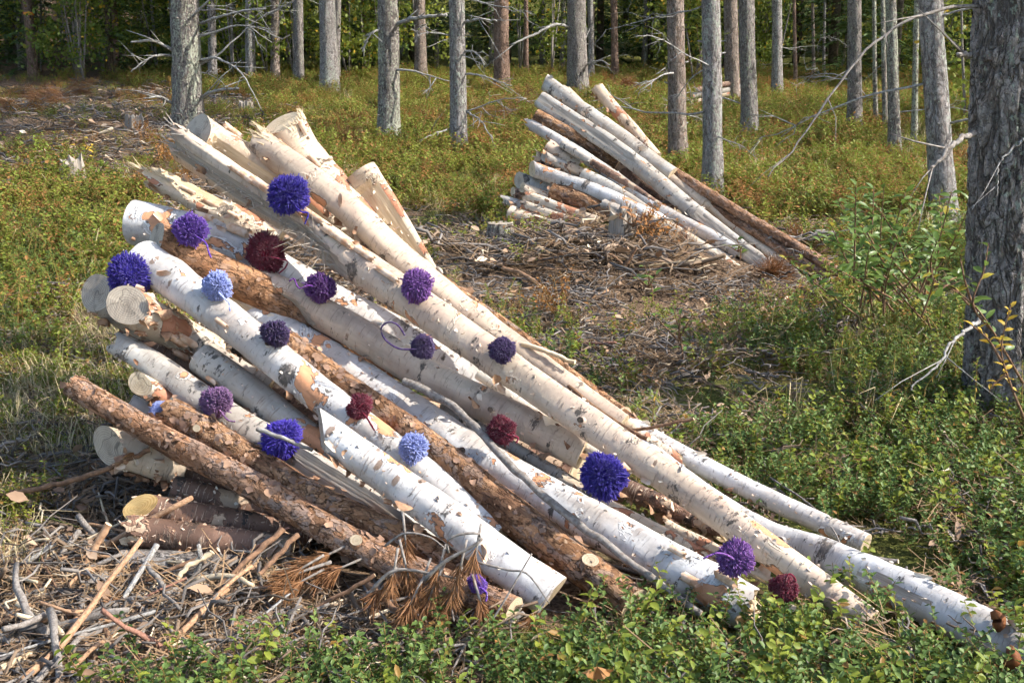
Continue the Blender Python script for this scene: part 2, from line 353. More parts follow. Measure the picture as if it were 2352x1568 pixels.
# ------------------------------------------------------------------ ground
def graded(a, b, fine0, fine1, fs, cs):
    mid = np.arange(fine0, fine1, fs); lo = []; x = fine0; s = fs
    while x > a: s = min(s * 1.25, cs); x -= s; lo.append(x)
    hi = []; x = mid[-1]; s = fs
    while x < b: s = min(s * 1.25, cs); x += s; hi.append(x)
    return np.concatenate([lo[::-1], mid, hi])
gx = graded(-150, 150, -7, 7, 0.11, 8); gy = graded(-40, 260, 1.5, 20, 0.11, 8)
GX, GY = np.meshgrid(gx, gy); GZ = ground(GX, GY)
nx, ny = len(gx), len(gy)
idx = np.arange(nx * ny).reshape(ny, nx)
Fg = np.stack([idx[:-1, :-1], idx[:-1, 1:], idx[1:, 1:], idx[1:, :-1]], -1).reshape(-1, 4)
# what covers the ground, laid out over the picture: L litter, H heath, G lingonberry, D dry grass
ROWS = [170, 230, 300, 380, 460, 560, 680, 800, 950, 1100, 1400, 1500, 1620]
COVER = [
 'LLHHHHHHHHHHH', 'LLLHHHHHHHHHH', 'LLLLHHHLHHHHH', 'LLLHHHHHHHHHH', 'HHLLHHHHHHHHH', 'GGGLLLLLLLGGG', 'GGDLLLLLLLLGG',
 'GDDLLLGLLGGGG', 'DDLLLGGGGGGGG', 'DLLLLLLGGGGGG', 'LLLLLLLLLGGGG', 'LLLLLLGGGGGGG', 'LLGGGGGGGGGGG']
def cover(x, y, z, kind):
    px, py = project(x, y, z)
    nk = np.clip((y - 2.5) / 4.0, 0.35, 1.0)
    px = px + (vnoise(x * 2.1 + 5, y * 2.1) - 0.5) * 260 * nk; py = py + (vnoise(x * 2.3, y * 2.3 + 11) - 0.5) * 110 * nk
    fx = np.clip(px / PW * 12, 0, 11.999); fy = np.interp(py, ROWS, np.arange(13)); fy = np.clip(fy, 0, 11.999)
    A = np.array([[1.0 if ch == kind else 0.0 for ch in r] for r in COVER])
    i = fx.astype(int); j = fy.astype(int); u = fx - i; w = fy - j
    return (A[j, i] * (1 - u) + A[j, i + 1] * u) * (1 - w) + (A[j + 1, i] * (1 - u) + A[j + 1, i + 1] * u) * w
wl = cover(GX.ravel(), GY.ravel(), GZ.ravel(), 'L') + 0.75 * cover(GX.ravel(), GY.ravel(), GZ.ravel(), 'D')
m, nt = new_mat('forest_floor'); v = coords(nt, None, False)
f = nd(nt, 'Attribute', {'attribute_name': 'litter'}).outputs['Fac']
n1 = noise(nt, v, 7, 5, 0.65); n2 = noise(nt, v, 60, 4, 0.7); n3 = noise(nt, v, 2.0, 4)
lit = mixc(nt, step(nt, n2, 0.35, 0.68), (0.06, 0.04, 0.026), (0.27, 0.18, 0.115)); lit = mixc(nt, mth(nt, 'MULTIPLY', step(nt, n1, 0.45, 0.7), 0.6), lit, (0.13, 0.085, 0.055))
mos = mixc(nt, step(nt, n2, 0.35, 0.7), (0.05, 0.06, 0.016), (0.18, 0.18, 0.045)); mos = mixc(nt, mth(nt, 'MULTIPLY', step(nt, n1, 0.5, 0.72), 0.7), mos, (0.15, 0.085, 0.035))
ff = step(nt, mth(nt, 'ADD', f, mth(nt, 'MULTIPLY', mth(nt, 'SUBTRACT', n1, 0.5), 0.9)), 0.35, 0.65)
finish(nt, mixc(nt, ff, mos, lit), 0.95, mth(nt, 'ADD', n2, mth(nt, 'MULTIPLY', n1, 2.0)), 0.8, 0.02, 0.1)
gme = bpy.data.meshes.new('ground'); V = np.stack([GX, GY, GZ], -1).reshape(-1, 3)
gme.vertices.add(len(V)); gme.vertices.foreach_set('co', V.ravel())
gme.loops.add(Fg.size); gme.loops.foreach_set('vertex_index', Fg.ravel().astype(np.int32))
gme.polygons.add(len(Fg)); gme.polygons.foreach_set('loop_start', np.arange(0, Fg.size, 4, dtype=np.int32)); gme.polygons.foreach_set('use_smooth', np.ones(len(Fg), bool))
a_ = gme.attributes.new('litter', 'FLOAT', 'POINT'); a_.data.foreach_set('value', np.clip(wl, 0, 1).astype(np.float32))
gme.materials.append(m); gme.update(calc_edges=True); gme.validate()
tag(link('ground', gme), kind='structure')

# ------------------------------------------------------------------ logs
LOGS = []      # (axis points, radii) for keeping plants off them
def ragged_noise(n, k, rs):
    a = rs.random(n); th = np.linspace(0, 2 * np.pi, n, endpoint=False)
    out = np.zeros(n)
    for f_ in range(2, 9): out += np.sin(f_ * th + rs.random() * 6.28) / f_
    return k * (0.5 * out + 0.6 * (a - 0.5))
def make_log(name, label, cat, path, d0, d1, mat, ends=('cut', 'cut'), split=None, seed=0, seg=30, tilt=(0, 0), tilt_th=(0, 0), end_mats=('cut', 'cut'),
             shreds=0, flakes=0, stubs=(), curls=(), group='logs of the birch and pine heap', ringstep=0.025, swell=1.0, split_mat='split', splinters=(), fmat=None, hang=0):
    rs = np.random.default_rng(1000 + seed)
    P = [at(*p) for p in path]
    dep = [depth_of(p) for p in P]
    L = sum(np.linalg.norm(np.diff(P, axis=0), axis=1))
    m_ = max(8, int(L / ringstep)); A = smooth_path(P, m_)
    s = np.linspace(0, 1, m_)
    r = np.interp(s, np.linspace(0, 1, len(dep)), np.interp(np.linspace(0, 1, len(dep)), [0, 1], [d0, d1]) * np.array(dep) / F / 2)
    sm = s * L
    T, U, W = frames(A)
    # gentle bends
    for k in range(1, 4):
        amp = 0.02 / k * swell * min(1, L / 2)
        A = A + (amp * np.sin(np.pi * k * s + rs.random() * 6.28) * np.sin(np.pi * s))[:, None] * U + (amp * np.sin(np.pi * k * s + rs.random() * 6.28) * np.sin(np.pi * s))[:, None] * W
    LOGS.append((A, r))
    th = np.linspace(0, 2 * np.pi, seg, endpoint=False)
    S = np.repeat(sm[:, None], seg, 1)
    # end shapes
    def end_off(kind, tl, tt, rr):
        o = tl * rr * 2 * np.cos(th - R(tt))
        if kind == 'ragged': o = o + ragged_noise(seg, 0.045, rs)
        elif kind == 'broken': o = o + ragged_noise(seg, 0.07, rs)
        return o
    o0 = end_off(ends[0], tilt[0], tilt_th[0], r[0]); o1 = end_off(ends[1], tilt[1], tilt_th[1], r[-1])
    sp0 = max(0.1, 2.2 * np.abs(o0).max()); sp1 = max(0.1, 2.2 * np.abs(o1).max())
    S = S + o0[None] * np.clip(1 - sm / sp0, 0, 1)[:, None] + o1[None] * np.clip(1 - (L - sm) / sp1, 0, 1)[:, None]
    RR = np.repeat(r[:, None], seg, 1)
    for k in range(5):
        f1 = rs.integers(1, 4); RR = RR * (1 + 0.026 * swell * np.sin(f1 * th[None] + rs.random() * 6.28 + (rs.random() - 0.5) * 9 * sm[:, None]) )
    for k in range(int(L * 3)):
        c0 = rs.random() * L; t0 = rs.random() * 6.28; w0 = 0.02 + 0.03 * rs.random()
        dth = np.angle(np.exp(1j * (th - t0)))
        RR = RR * (1 + 0.11 * swell * np.exp(-((sm[:, None] - c0) / w0) ** 2 - (dth[None] / 0.7) ** 2))
    RR = RR * (1 + 0.006 * rs.standard_normal(RR.shape))
    ql = rs.random() * 50; RR = RR * (1 + 0.07 * swell * (vnoise(np.cos(th)[None] * 1.6 + sm[:, None] * 9 + ql, np.sin(th)[None] * 1.6 + sm[:, None] * 4 + ql) - 0.5) + 0.035 * (vnoise(np.cos(th)[None] * 4 + sm[:, None] * 26 + ql, np.sin(th)[None] * 4 + ql) - 0.5))
    if ends[0] == 'cut': RR[0] *= 0.985
    isplit = np.zeros((m_, seg), int)
    if split:
        for si, (t0, c, s0, s1) in enumerate(split):
            cc = np.cos(np.angle(np.exp(1j * (th - R(t0)))))
            fade = np.clip(np.minimum((s - s0) / 0.06 + 1 if s0 > 0 else s * 0 + 9, (s1 - s) / 0.10 if s1 < 1 else s * 0 + 9), 0, 1)
            lim = c * fade + 1.15 * (1 - fade)
            lim = lim[:, None] + 0.05 * np.sin(40 * s + 3)[:, None] * 0.3 + 0.03 * (rs.random((1, seg)) - 0.5)
            hit = (cc[None] > lim) & (cc[None] > 0.05)
            RR = np.where(hit, RR * lim / np.maximum(cc[None], 0.05), RR); isplit = np.where(hit, si + 1, isplit)
    def axis_at(Sv, arr):
        u = np.clip(Sv / L, 0, 1) * (m_ - 1); i = np.clip(u.astype(int), 0, m_ - 2); f_ = (u - i)[..., None]
        return arr[i] * (1 - f_) + arr[i + 1] * f_
    Ax = axis_at(S, A); ext = (S - np.clip(S, 0, L))[..., None]
    Ax = Ax + ext * axis_at(S, T)
    Ui = axis_at(S, U); Wi = axis_at(S, W)
    X = Ax + RR[..., None] * (np.cos(th)[None, :, None] * Ui + np.sin(th)[None, :, None] * Wi)
    lc = np.stack([RR * np.cos(th)[None], RR * np.sin(th)[None], S], -1)
    base = np.array(P[0]) if P[0][2] < P[-1][2] else np.array(P[-1])
    base = A[m_ // 2].copy()
    Vv = (X - base).reshape(-1, 3); Lv = lc.reshape(-1, 3)
    Fb, FS = [], {}
    for i in range(m_ - 1):
        for j in range(seg):
            k = (j + 1) % seg
            q = (i * seg + j, i * seg + k, (i + 1) * seg + k, (i + 1) * seg + j)
            (FS.setdefault(int(isplit[i, j]), []) if (isplit[i, j] and isplit[i + 1, k]) else Fb).append(q)
    root = link(name, mesh_from(name, Vv, Fb, M[mat], True, {'lc': Lv}), loc=base)
    tag(root, label, cat, group)
    for Fs_ in FS.values():
        used = sorted(set(i for f_ in Fs_ for i in f_)); mp = {u: i for i, u in enumerate(used)}
        link('split_face', mesh_from('split_face', Vv[used], [tuple(mp[i] for i in f_) for f_ in Fs_], M[split_mat], False, {'lc': Lv[used]}), root)
    for e, (row, k_) in enumerate(((0, ends[0]), (m_ - 1, ends[1]))):
        ring = Vv[row * seg:(row + 1) * seg]; rl = Lv[row * seg:(row + 1) * seg]
        cen = ring.mean(0); Tn = T[row] * (1 if e == 0 else -1)
        depth_ = {'cut': 0.0, 'ragged': 0.03, 'broken': 0.06}[k_]
        Vs = [ring]; Ls = [rl * [1, 1, 0]]
        for q in (0.7, 0.35):
            jit = (rs.random((seg, 1)) - 0.5) * (0.0 if k_ == 'cut' else 0.05)
            Vs.append(cen + (ring - cen) * q + Tn * (depth_ * (1 - q)) + Tn * jit); Ls.append(rl * [q, q, 0])
        Vs.append(cen[None] + Tn * depth_); Ls.append(np.zeros((1, 3)))
        Fc = []
        for q in range(2):
            for j in range(seg):
                k = (j + 1) % seg; Fc.append((q * seg + j, q * seg + k, (q + 1) * seg + k, (q + 1) * seg + j))
        for j in range(seg): Fc.append((2 * seg + j, 2 * seg + (j + 1) % seg, 3 * seg))
        if e == 0: Fc = [f_[::-1] for f_ in Fc]
        link('sawn_end' if k_ == 'cut' else 'broken_end', mesh_from('end', np.concatenate(Vs), Fc, M[end_mats[e] if k_ == 'cut' else split_mat], False, {'lc': np.concatenate(Ls)}), root)
    def surf(t, theta):
        i = int(np.clip(t * (m_ - 1), 0, m_ - 1)); j = int(round((theta % 360) / 360 * seg)) % seg
        p = Vv[i * seg + j]; nrm = math.cos(R(theta)) * U[i] + math.sin(R(theta)) * W[i]
        return p, nrm, T[i], r[i]
    # papery shreds and chips of bark
    def sheet(p, nrm, tan, ln, wd, curl, lift, rot):
        b = np.cross(nrm, tan); a1 = math.cos(rot) * tan + math.sin(rot) * b; b1 = -math.sin(rot) * tan + math.cos(rot) * b
        K = 5; Vs = []; rad = wd / max(abs(curl), 0.2)
        wv = (1 + 0.7 * (rs.random(K) - 0.5)) * np.array([0.75, 1.0, 0.95, 0.7, 0.18])
        for q in range(K):
            ang = curl * q / (K - 1)
            off = b1 * math.sin(ang) * rad + nrm * ((1 - math.cos(ang)) * rad + lift)
            for e_ in (-1, 1): Vs.append(p + off + a1 * e_ * ln * 0.5 * wv[q] + a1 * ln * 0.2 * (rs.random() - 0.5))
        return np.array(Vs), [(2 * q, 2 * q + 1, 2 * q + 3, 2 * q + 2) for q in range(K - 1)]
    if shreds:
        mb = MB()
        for k in range(int(shreds * 0.7)):
            t = rs.random(); thv = rs.normal(55, 60)
            p, nrm, tn, rr = surf(t, thv)
            big = rs.random() < 0.05
            ln = (0.025 + 0.03 * rs.random()) if big else (0.005 + 0.011 * rs.random()); wd = ln * (0.35 + 0.6 * rs.random())
            mb.add(*sheet(p, nrm, tn, ln, wd, (0.8 + 2.8 * rs.random()) * rs.choice([-1, 1]), 0.001, rs.normal(0, 0.5)))
        if mb.n: tag(link('bark_shreds', mb.mesh('bark_shreds', M[fmat or 'flake']), root), kind='stuff')
    if hang:
        mb = MB()
        for k in range(hang * 2):
            p, nrm, tn, rr = surf(rs.random(), rs.normal(125, 28)); ln = 0.012 + 0.035 * rs.random() ** 2; n2 = nrm * 0.5 + np.array([0, -0.3, -0.6])
            n2 /= np.linalg.norm(n2); t2 = tn - n2 * (tn @ n2); t2 /= np.linalg.norm(t2)
            mb.add(*sheet(p + nrm * 0.003, n2, t2, ln * (0.5 + rs.random()), ln * (0.6 + 1.2 * rs.random()), (1.0 + 3.5 * rs.random()) * rs.choice([-1, 1]), 0.001, rs.normal(0, 0.9)))
        tag(link('hanging_bark', mb.mesh('hanging_bark', M['brownbark']), root), kind='stuff')
    if flakes:
        mb = MB()
        for k in range(int(flakes * 0.8)):
            p, nrm, tn, rr = surf(rs.random(), rs.normal(55, 65)); ln = 0.006 + 0.02 * rs.random() ** 2.5
            mb.add(*sheet(p, nrm, tn, ln, ln * (0.5 + 0.6 * rs.random()), (0.3 + 0.8 * rs.random()) * rs.choice([-1, 1]), 0.0015, rs.random() * 6.28))
        tag(link('bark_flakes', mb.mesh('bark_flakes', M['pflake']), root), kind='stuff')
    for (t, thv, ln, wd) in curls:
        p, nrm, tn, rr = surf(t, thv); K = 14; nn = 8; Vs = []; turn = 4.2 + 2 * rs.random(); sg = rs.choice([-1, 1])
        b = np.cross(nrm, tn)
        for q in range(K):
            a2 = turn * q / (K - 1); rd = wd * (1 - 0.45 * q / (K - 1))
            for w_ in range(nn):
                x_ = (w_ / (nn - 1) - 0.5) * ln * (1 + 0.15 * math.sin(q * 1.7 + w_)) 
                Vs.append(p + tn * x_ + b * sg * math.sin(a2) * rd + nrm * ((1 - math.cos(a2)) * rd + 0.002))
        Fc = [(q * nn + w_, q * nn + w_ + 1, (q + 1) * nn + w_ + 1, (q + 1) * nn + w_) for q in range(K - 1) for w_ in range(nn - 1)]
        link('bark_curl', mesh_from('bark_curl', Vs, Fc, M['curl'], True, {'lc': np.array(Vs)}), root)
    for (t, thv, rad) in stubs:
        p, nrm, tn, rr = surf(t, thv); n_ = 12; Q = []
        b = np.cross(nrm, tn); ax_ = nrm * 0.92 - tn * 0.4
        for hgt, k in ((-0.01, 1.6), (0.003, 1.15), (0.007, 0.95)):
            for j in range(n_):
                a2 = 6.283 * j / n_; Q.append(p + ax_ * hgt + rad * k * (math.cos(a2) * tn * 1.25 + math.sin(a2) * b))
        Fc = [(i * n_ + j, i * n_ + (j + 1) % n_, (i + 1) * n_ + (j + 1) % n_, (i + 1) * n_ + j) for i in range(2) for j in range(n_)]
        st = link('branch_stub', mesh_from('branch_stub', Q, Fc, M[mat], True, {'lc': np.array(Q)}), root)
        link('cut_knot', mesh_from('cut_knot', Q[2 * n_:], [tuple(range(n_))], M['cut' if mat[0] == 'p' else 'knot'], False, {'lc': (np.array(Q[2 * n_:]) - p)}), st)
    if splinters:
        mb = MB()
        for (t, thv, n_, ln) in splinters:
            for k in range(n_):
                p, nrm, tn, rr = surf(np.clip(t + rs.normal(0, 0.02), 0, 1), thv + rs.normal(0, 28))
                d = tn * rs.normal(-0.2 if t < 0.1 else 0.1, 0.8) + nrm * abs(rs.normal(0.25, 0.3)) + rs.standard_normal(3) * 0.25
                if t < 0.1: d = -tn + rs.standard_normal(3) * 0.22
                d /= np.linalg.norm(d); l_ = ln * (0.4 + 0.9 * rs.random())
                mb.add(*tube([p - d * 0.02, p + d * l_ * 0.5, p + d * l_], [0.0018 + 0.002 * rs.random(), 0.0015, 0.0004], 4))
        tag(link('splinters', mb.mesh('splinters', M[split_mat], False), root), kind='stuff')
    return root
BL, PL = 'birch_log', 'pine_log'
G1 = 'logs of the birch and pine heap'
H1 = [
 # name, label, path, d0, d1, material, options
 (PL, 'long slender flaky pine log along the lower front edge of the pompom heap', [(168, 886, 3.55), (440, 1035, 3.33), (804, 1244, 3.02), (1180, 1404, 2.74)], 58, 82, 'p1', dict(ends=('ragged', 'cut'), flakes=420, stubs=[(0.70, 40, .017)])),
 (PL, 'pine log with torn strips lying directly above the lowest front pine log', [(385, 945, 3.5), (640, 1076, 3.3), (1152, 1352, 2.9)], 72, 68, 'p2', dict(ends=('ragged', 'cut'), flakes=380, shreds=40, stubs=[(0.15, 55, .012)], fmat='pflake')),
 (BL, 'bright white birch log with brown eye marks and sawn end facing the berry shrubs', [(738, 985, 3.22), (1268, 1366, 2.84)], 80, 112, 'bw', dict(tilt=(0.6, 0.06), tilt_th=(112, 0), end_mats=('cutg', 'cut'), shreds=90)),
 (BL, 'thick white birch log running down from the leftmost dark blue pompom', [(322, 590, 3.95), (560, 765, 3.7), (800, 960, 3.48), (1150, 1232, 3.15)], 92, 84, 'bw', dict(shreds=110, stubs=[(0.4, 40, .008)], curls=[(0.30, 70, .05, .012)])),
 (PL, 'reddish pine log with knotty pale cut top starting below a dark plum pompom', [(655, 783, 3.76), (1000, 1045, 3.4), (1458, 1392, 2.82)], 62, 100, 'p2', dict(flakes=330, stubs=[(0.03, 70, .020), (0.90, 20, .022)])),
 (BL, 'white birch log passing under the largest blue pompom and ending in torn bark', [(530, 696, 4.1), (1000, 985, 3.6), (1722, 1402, 2.79)], 92, 112, 'bw', dict(ends=('cut', 'ragged'), shreds=260, stubs=[(0.55, 60, .012)], curls=[(0.97, 20, .06, .02), (0.94, 60, .05, .018), (0.9, 30, .05, .015)])),
 (BL, 'pinkish cream birch log with split upper end and sawn lower end beside maroon pompom', [(540, 625, 4.1), (1345, 1040, 3.45)], 78, 88, 'bt', dict(ends=('ragged', 'cut'), split=[(125, 0.35, 0, 0.30)], split_mat='splitg', shreds=130, stubs=[(0.78, 70, .009)])),
 (PL, 'short smooth orange pine log with sawn end between the purple and pale lilac pompoms', [(358, 550, 4.0), (910, 842, 4.02)], 88, 80, 'p3', dict(tilt=(0.28, 0), tilt_th=(95, 0), end_mats=('cutg', 'cut'), flakes=60)),
 (BL, 'broad greyish white birch log behind the purple and maroon pompoms', [(308, 515, 4.32), (600, 610, 4.2), (1150, 900, 4.0)], 112, 104, 'bw', dict(ends=('cut', 'cut'), tilt=(-0.1, 0), shreds=100, curls=[(0.22, 20, .07, .02), (0.30, 30, .08, .022)])),
 (BL, 'very long cream birch log split grey and splintered along its upper half', [(398, 332, 4.38), (780, 600, 3.98), (1200, 882, 3.5), (1600, 1150, 3.1), (1998, 1432, 2.72)], 100, 76, 'bt', dict(ends=('broken', 'cut'), split=[(115, 0.10, 0, 0.34)], split_mat='splitg', shreds=320, splinters=[(0.012, 60, 46, .06), (0.25, 100, 40, .11), (0.22, 95, 30, .08), (0.14, 100, 20, .08)],
    curls=[(0.13, 20, .12, .018), (0.17, 25, .16, .02), (0.215, 20, .10, .018), (0.25, 15, .12, .016), (0.29, 25, .14, .02), (0.33, 30, .09, .015), (0.37, 40, .1, .015)], stubs=[(0.66, 65, .01)])),
 (BL, 'topmost peeling birch log with flat sawn end and a split creamy side', [(452, 308, 4.52), (1010, 720, 4.55)], 104, 80, 'bp', dict(end_mats=('cutg', 'cut'), split=[(105, 0.45, 0.03, 1)], shreds=160, curls=[(0.1, 340, .08, .015), (0.2, 340, .1, .014), (0.28, 345, .08, .016)], tilt=(0.36, 0), tilt_th=(90, 0))),
 (BL, 'smooth cream birch log with black scar right of the upper blue pompom', [(588, 325, 4.56), (800, 490, 4.33), (1100, 735, 4.05), (1430, 975, 3.75)], 76, 60, 'bt', dict(ends=('broken', 'cut'), shreds=60, stubs=[(0.19, 95, .009)], splinters=[(0.01, 10, 30, .05)])),
 (BL, 'thin white birch log lying on the far side of the heap toward the heath', [(1235, 868, 4.2), (1990, 1248, 3.25)], 46, 54, 'bw', dict(shreds=140)),
 (BL, 'thick white birch log on the ground with brown bare streak and bracket fungi', [(1470, 1015, 3.75), (1740, 1218, 3.3), (1900, 1282, 3.12), (2110, 1378, 2.84), (2440, 1545, 2.5)], 46, 122, 'bw', dict(shreds=90, split=[(60, 0.93, 0.66, 0.86)], split_mat='splitg', stubs=[(0.43, 60, .011)])),
 (BL, 'short upright birch stub with flared peeling top at the crest of the heap', [(652, 282, 4.62), (720, 380, 4.6), (930, 600, 4.5)], 100, 60, 'bp', dict(ends=('cut', 'cut'), tilt=(0.25, 0), tilt_th=(60, 0), shreds=110, curls=[(0.1, 40, .05, .014), (0.3, 60, .06, .015)], splinters=[(0.01, 0, 40, .025)])),
 (BL, 'wedge split birch stub with brown strip standing beside the smooth cream log', [(828, 396, 4.62), (1010, 660, 4.5)], 92, 40, 'bp', dict(split=[(80, 0.45, 0.12, 1), (-70, 0.6, 0, 1)], shreds=90, end_mats=('cut', 'cut'))),
 (BL, 'ragged peeling birch log with splintered end above the broad grey white log', [(345, 402, 4.46), (640, 555, 4.4)], 64, 70, 'bp', dict(ends=('broken', 'cut'), split=[(20, 0.35, 0, 0.6)], shreds=150, splinters=[(0.02, 30, 40, .05)], curls=[(0.3, 40, .06, .012), (0.5, 50, .07, .014), (0.7, 60, .05, .012)])),
 (BL, 'sawn grey birch end sticking out left of the dark blue pompom', [(222, 672, 3.95), (440, 812, 4.05)], 92, 88, 'bg', dict(end_mats=('cutg', 'cut'), tilt=(0.36, 0), tilt_th=(95, 0), shreds=60, curls=[(0.12, 20, .05, .014)])),
 (BL, 'sawn birch log with reddish hanging bark shreds under the dark blue pompom', [(292, 700, 3.74), (490, 812, 3.95)], 96, 88, 'bp', dict(end_mats=('cutg', 'cut'), tilt=(0.36, 0), tilt_th=(95, 0), shreds=120, curls=[(0.5, 110, .07, .016), (0.6, 100, .08, .018), (0.65, 140, .06, .014)])),
 (BL, 'grey brown birch log with dark scarred top left end under the mauve pompom', [(272, 800, 3.78), (500, 945, 3.57), (1005, 1275, 3.14)], 80, 74, 'bg', dict(ends=('ragged', 'cut'), split=[(150, 0.5, 0, 0.35)], shreds=50)),
 (BL, 'grey birch log with square hole in its bark next to the thick white log', [(460, 822, 3.72), (1000, 1190, 3.36)], 78, 72, 'bg', dict(shreds=60, curls=[(0.12, 100, .04, .01)])),
 (BL, 'short birch log with pale yellow sawn end above the small hidden lilac pompom', [(322, 882, 3.6), (450, 955, 3.66)], 54, 52, 'bp', dict(tilt=(0.5, 0), tilt_th=(90, 0))),
 (BL, 'small whitish birch log tucked under the short yellow ended one', [(298, 924, 3.66), (440, 995, 3.68)], 44, 44, 'bw', dict()),
 (BL, 'block like birch log with coarse split end sticking out below the front pine', [(248, 1024, 3.52), (430, 1075, 3.55)], 92, 84, 'bp', dict(tilt=(0.5, 0), tilt_th=(95, 0), end_mats=('cutg', 'cut'), shreds=30)),
 (BL, 'dark log with glowing orange yellow oval sawn end low in the heap', [(322, 1162, 3.28), (720, 1225, 3.34)], 70, 70, 'br', dict(tilt=(0.6, 0), tilt_th=(38, 0), end_mats=('cuty', 'cut'), shreds=80, fmat='curl')),
 (BL, 'red brown birch log with pale lenticels second from the bottom of the heap', [(302, 1216, 3.2), (670, 1268, 3.2)], 80, 76, 'br', dict(ends=('ragged', 'cut'), shreds=90, fmat='curl')),
 (PL, 'bottom log with grey scaly bark lying on the slash at the heap foot', [(276, 1292, 3.13), (570, 1306, 3.13)], 66, 66, 'pg', dict(end_mats=('cutg', 'cut'))),
 (BL, 'weathered grey split slab wedged between white birch and torn pine log', [(680, 1048, 3.36), (1012, 1268, 3.08)], 76, 60, 'bg', dict(split=[(70, 0.3, 0, 1)], split_mat='splitg', ends=('ragged', 'cut'))),
 (BL, 'shaded greyish birch log showing in the gap behind the reddish pine log', [(1030, 1040, 3.62), (1290, 1250, 3.36)], 76, 70, 'bg', dict(shreds=40)),
 (BL, 'rotten brown log between the largest blue pompom and the long cream log', [(1420, 1112, 3.42), (1660, 1222, 3.25)], 50, 46, 'br', dict(ends=('ragged', 'ragged'), shreds=50, fmat='curl')),
 (BL, 'white birch log in shadow beneath the long split log', [(760, 700, 4.22), (1150, 960, 3.95)], 70, 70, 'bw', dict(shreds=40)),
 (BL, 'whitish broken birch piece lying on the ground behind the thin grey branch', [(1265, 1225, 3.42), (1400, 1262, 3.3)], 52, 40, 'bg', dict(ends=('broken', 'broken'))),
 (BL, 'thin cream split pole squeezed between the long cream log and thin white log', [(1480, 1062, 3.52), (1760, 1232, 3.12)], 34, 30, 'bp', dict(split=[(30, 0.3, 0, 1)], shreds=60, hang=6)),
 (BL, 'narrow torn birch lying along the far slope of the heap crest', [(1180, 800, 4.15), (1400, 950, 3.85), (1560, 1060, 3.65)], 40, 36, 'bp', dict(ends=('ragged', 'ragged'), shreds=120, hang=10)),
 (PL, 'thin brown pole half hidden behind the smooth cream log', [(1010, 640, 4.3), (1300, 850, 4.05), (1480, 985, 3.85)], 26, 22, 'p2', dict(flakes=40)),
 (BL, 'slim tan split piece beneath the dark plum pompom and pinkish log', [(505, 690, 4.0), (760, 815, 3.95)], 56, 52, 'bp', dict(split=[(70, 0.4, 0, 1)], shreds=40, hang=8)),
 (BL, 'short grey birch end stacked under the hanging bark shreds', [(425, 770, 3.86), (620, 890, 3.8)], 54, 52, 'bg', dict(shreds=40, hang=10, end_mats=('cutg', 'cut'))),
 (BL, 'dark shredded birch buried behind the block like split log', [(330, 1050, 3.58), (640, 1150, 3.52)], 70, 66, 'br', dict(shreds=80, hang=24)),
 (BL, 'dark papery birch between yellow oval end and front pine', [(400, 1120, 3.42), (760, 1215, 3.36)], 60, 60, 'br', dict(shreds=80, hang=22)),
 (BL, 'thin mottled pole lying in the dark gap above the torn bark birch', [(1020, 930, 3.72), (1180, 1035, 3.55), (1330, 1120, 3.4)], 34, 30, 'bg', dict(shreds=40, hang=8)),
 (BL, 'thin white pole beneath the largest blue pompom', [(1290, 1100, 3.42), (1480, 1205, 3.2), (1640, 1285, 3.05)], 30, 28, 'bp', dict(shreds=50, hang=8, ends=('ragged', 'ragged'))),
 (BL, 'torn cream pole ending beside the low purple pompom', [(1530, 1205, 3.2), (1760, 1330, 2.95)], 30, 26, 'bp', dict(shreds=60, hang=8, ends=('ragged', 'broken'))),
 (BL, 'slender grey pole along the shaded flank of the long cream log', [(1100, 860, 3.72), (1400, 1062, 3.38)], 28, 28, 'bg', dict(shreds=40, hang=6)),
 (BL, 'thin pole between the upper cream logs above the purple pompom', [(790, 560, 4.2), (1000, 716, 4.0), (1180, 850, 3.85)], 34, 30, 'bp', dict(shreds=60, hang=12)),
 (PL, 'slim pine pole in the shade under the bright white birch', [(760, 1060, 3.38), (1090, 1290, 3.08)], 34, 32, 'p2', dict(flakes=30)),
]
for i, (n_, lab, path, d0, d1, mt_, op) in enumerate(H1):
    make_log(n_, lab, 'log', path, d0 * 0.93, d1 * 0.93, mt_, seed=i, **(dict(hang=10 if n_ == BL else 4) | op))
# filler logs added inside the heap, dark bark deepening the shade in its gaps
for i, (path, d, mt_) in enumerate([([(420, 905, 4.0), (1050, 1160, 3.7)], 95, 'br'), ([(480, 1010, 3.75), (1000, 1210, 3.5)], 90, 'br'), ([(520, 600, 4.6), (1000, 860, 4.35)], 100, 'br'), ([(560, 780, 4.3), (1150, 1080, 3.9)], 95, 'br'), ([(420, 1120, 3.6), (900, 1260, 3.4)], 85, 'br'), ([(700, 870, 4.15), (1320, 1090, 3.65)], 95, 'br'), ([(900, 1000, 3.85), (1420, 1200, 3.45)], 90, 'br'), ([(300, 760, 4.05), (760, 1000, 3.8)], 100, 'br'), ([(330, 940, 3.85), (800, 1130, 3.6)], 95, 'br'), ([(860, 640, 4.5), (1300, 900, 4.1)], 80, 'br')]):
    make_log(BL, 'dark filler log added to deepen the shade in the pompom heap gaps', 'log', path, d, d, mt_, seed=60 + i, group='filler logs of the pompom heap', shreds=30)

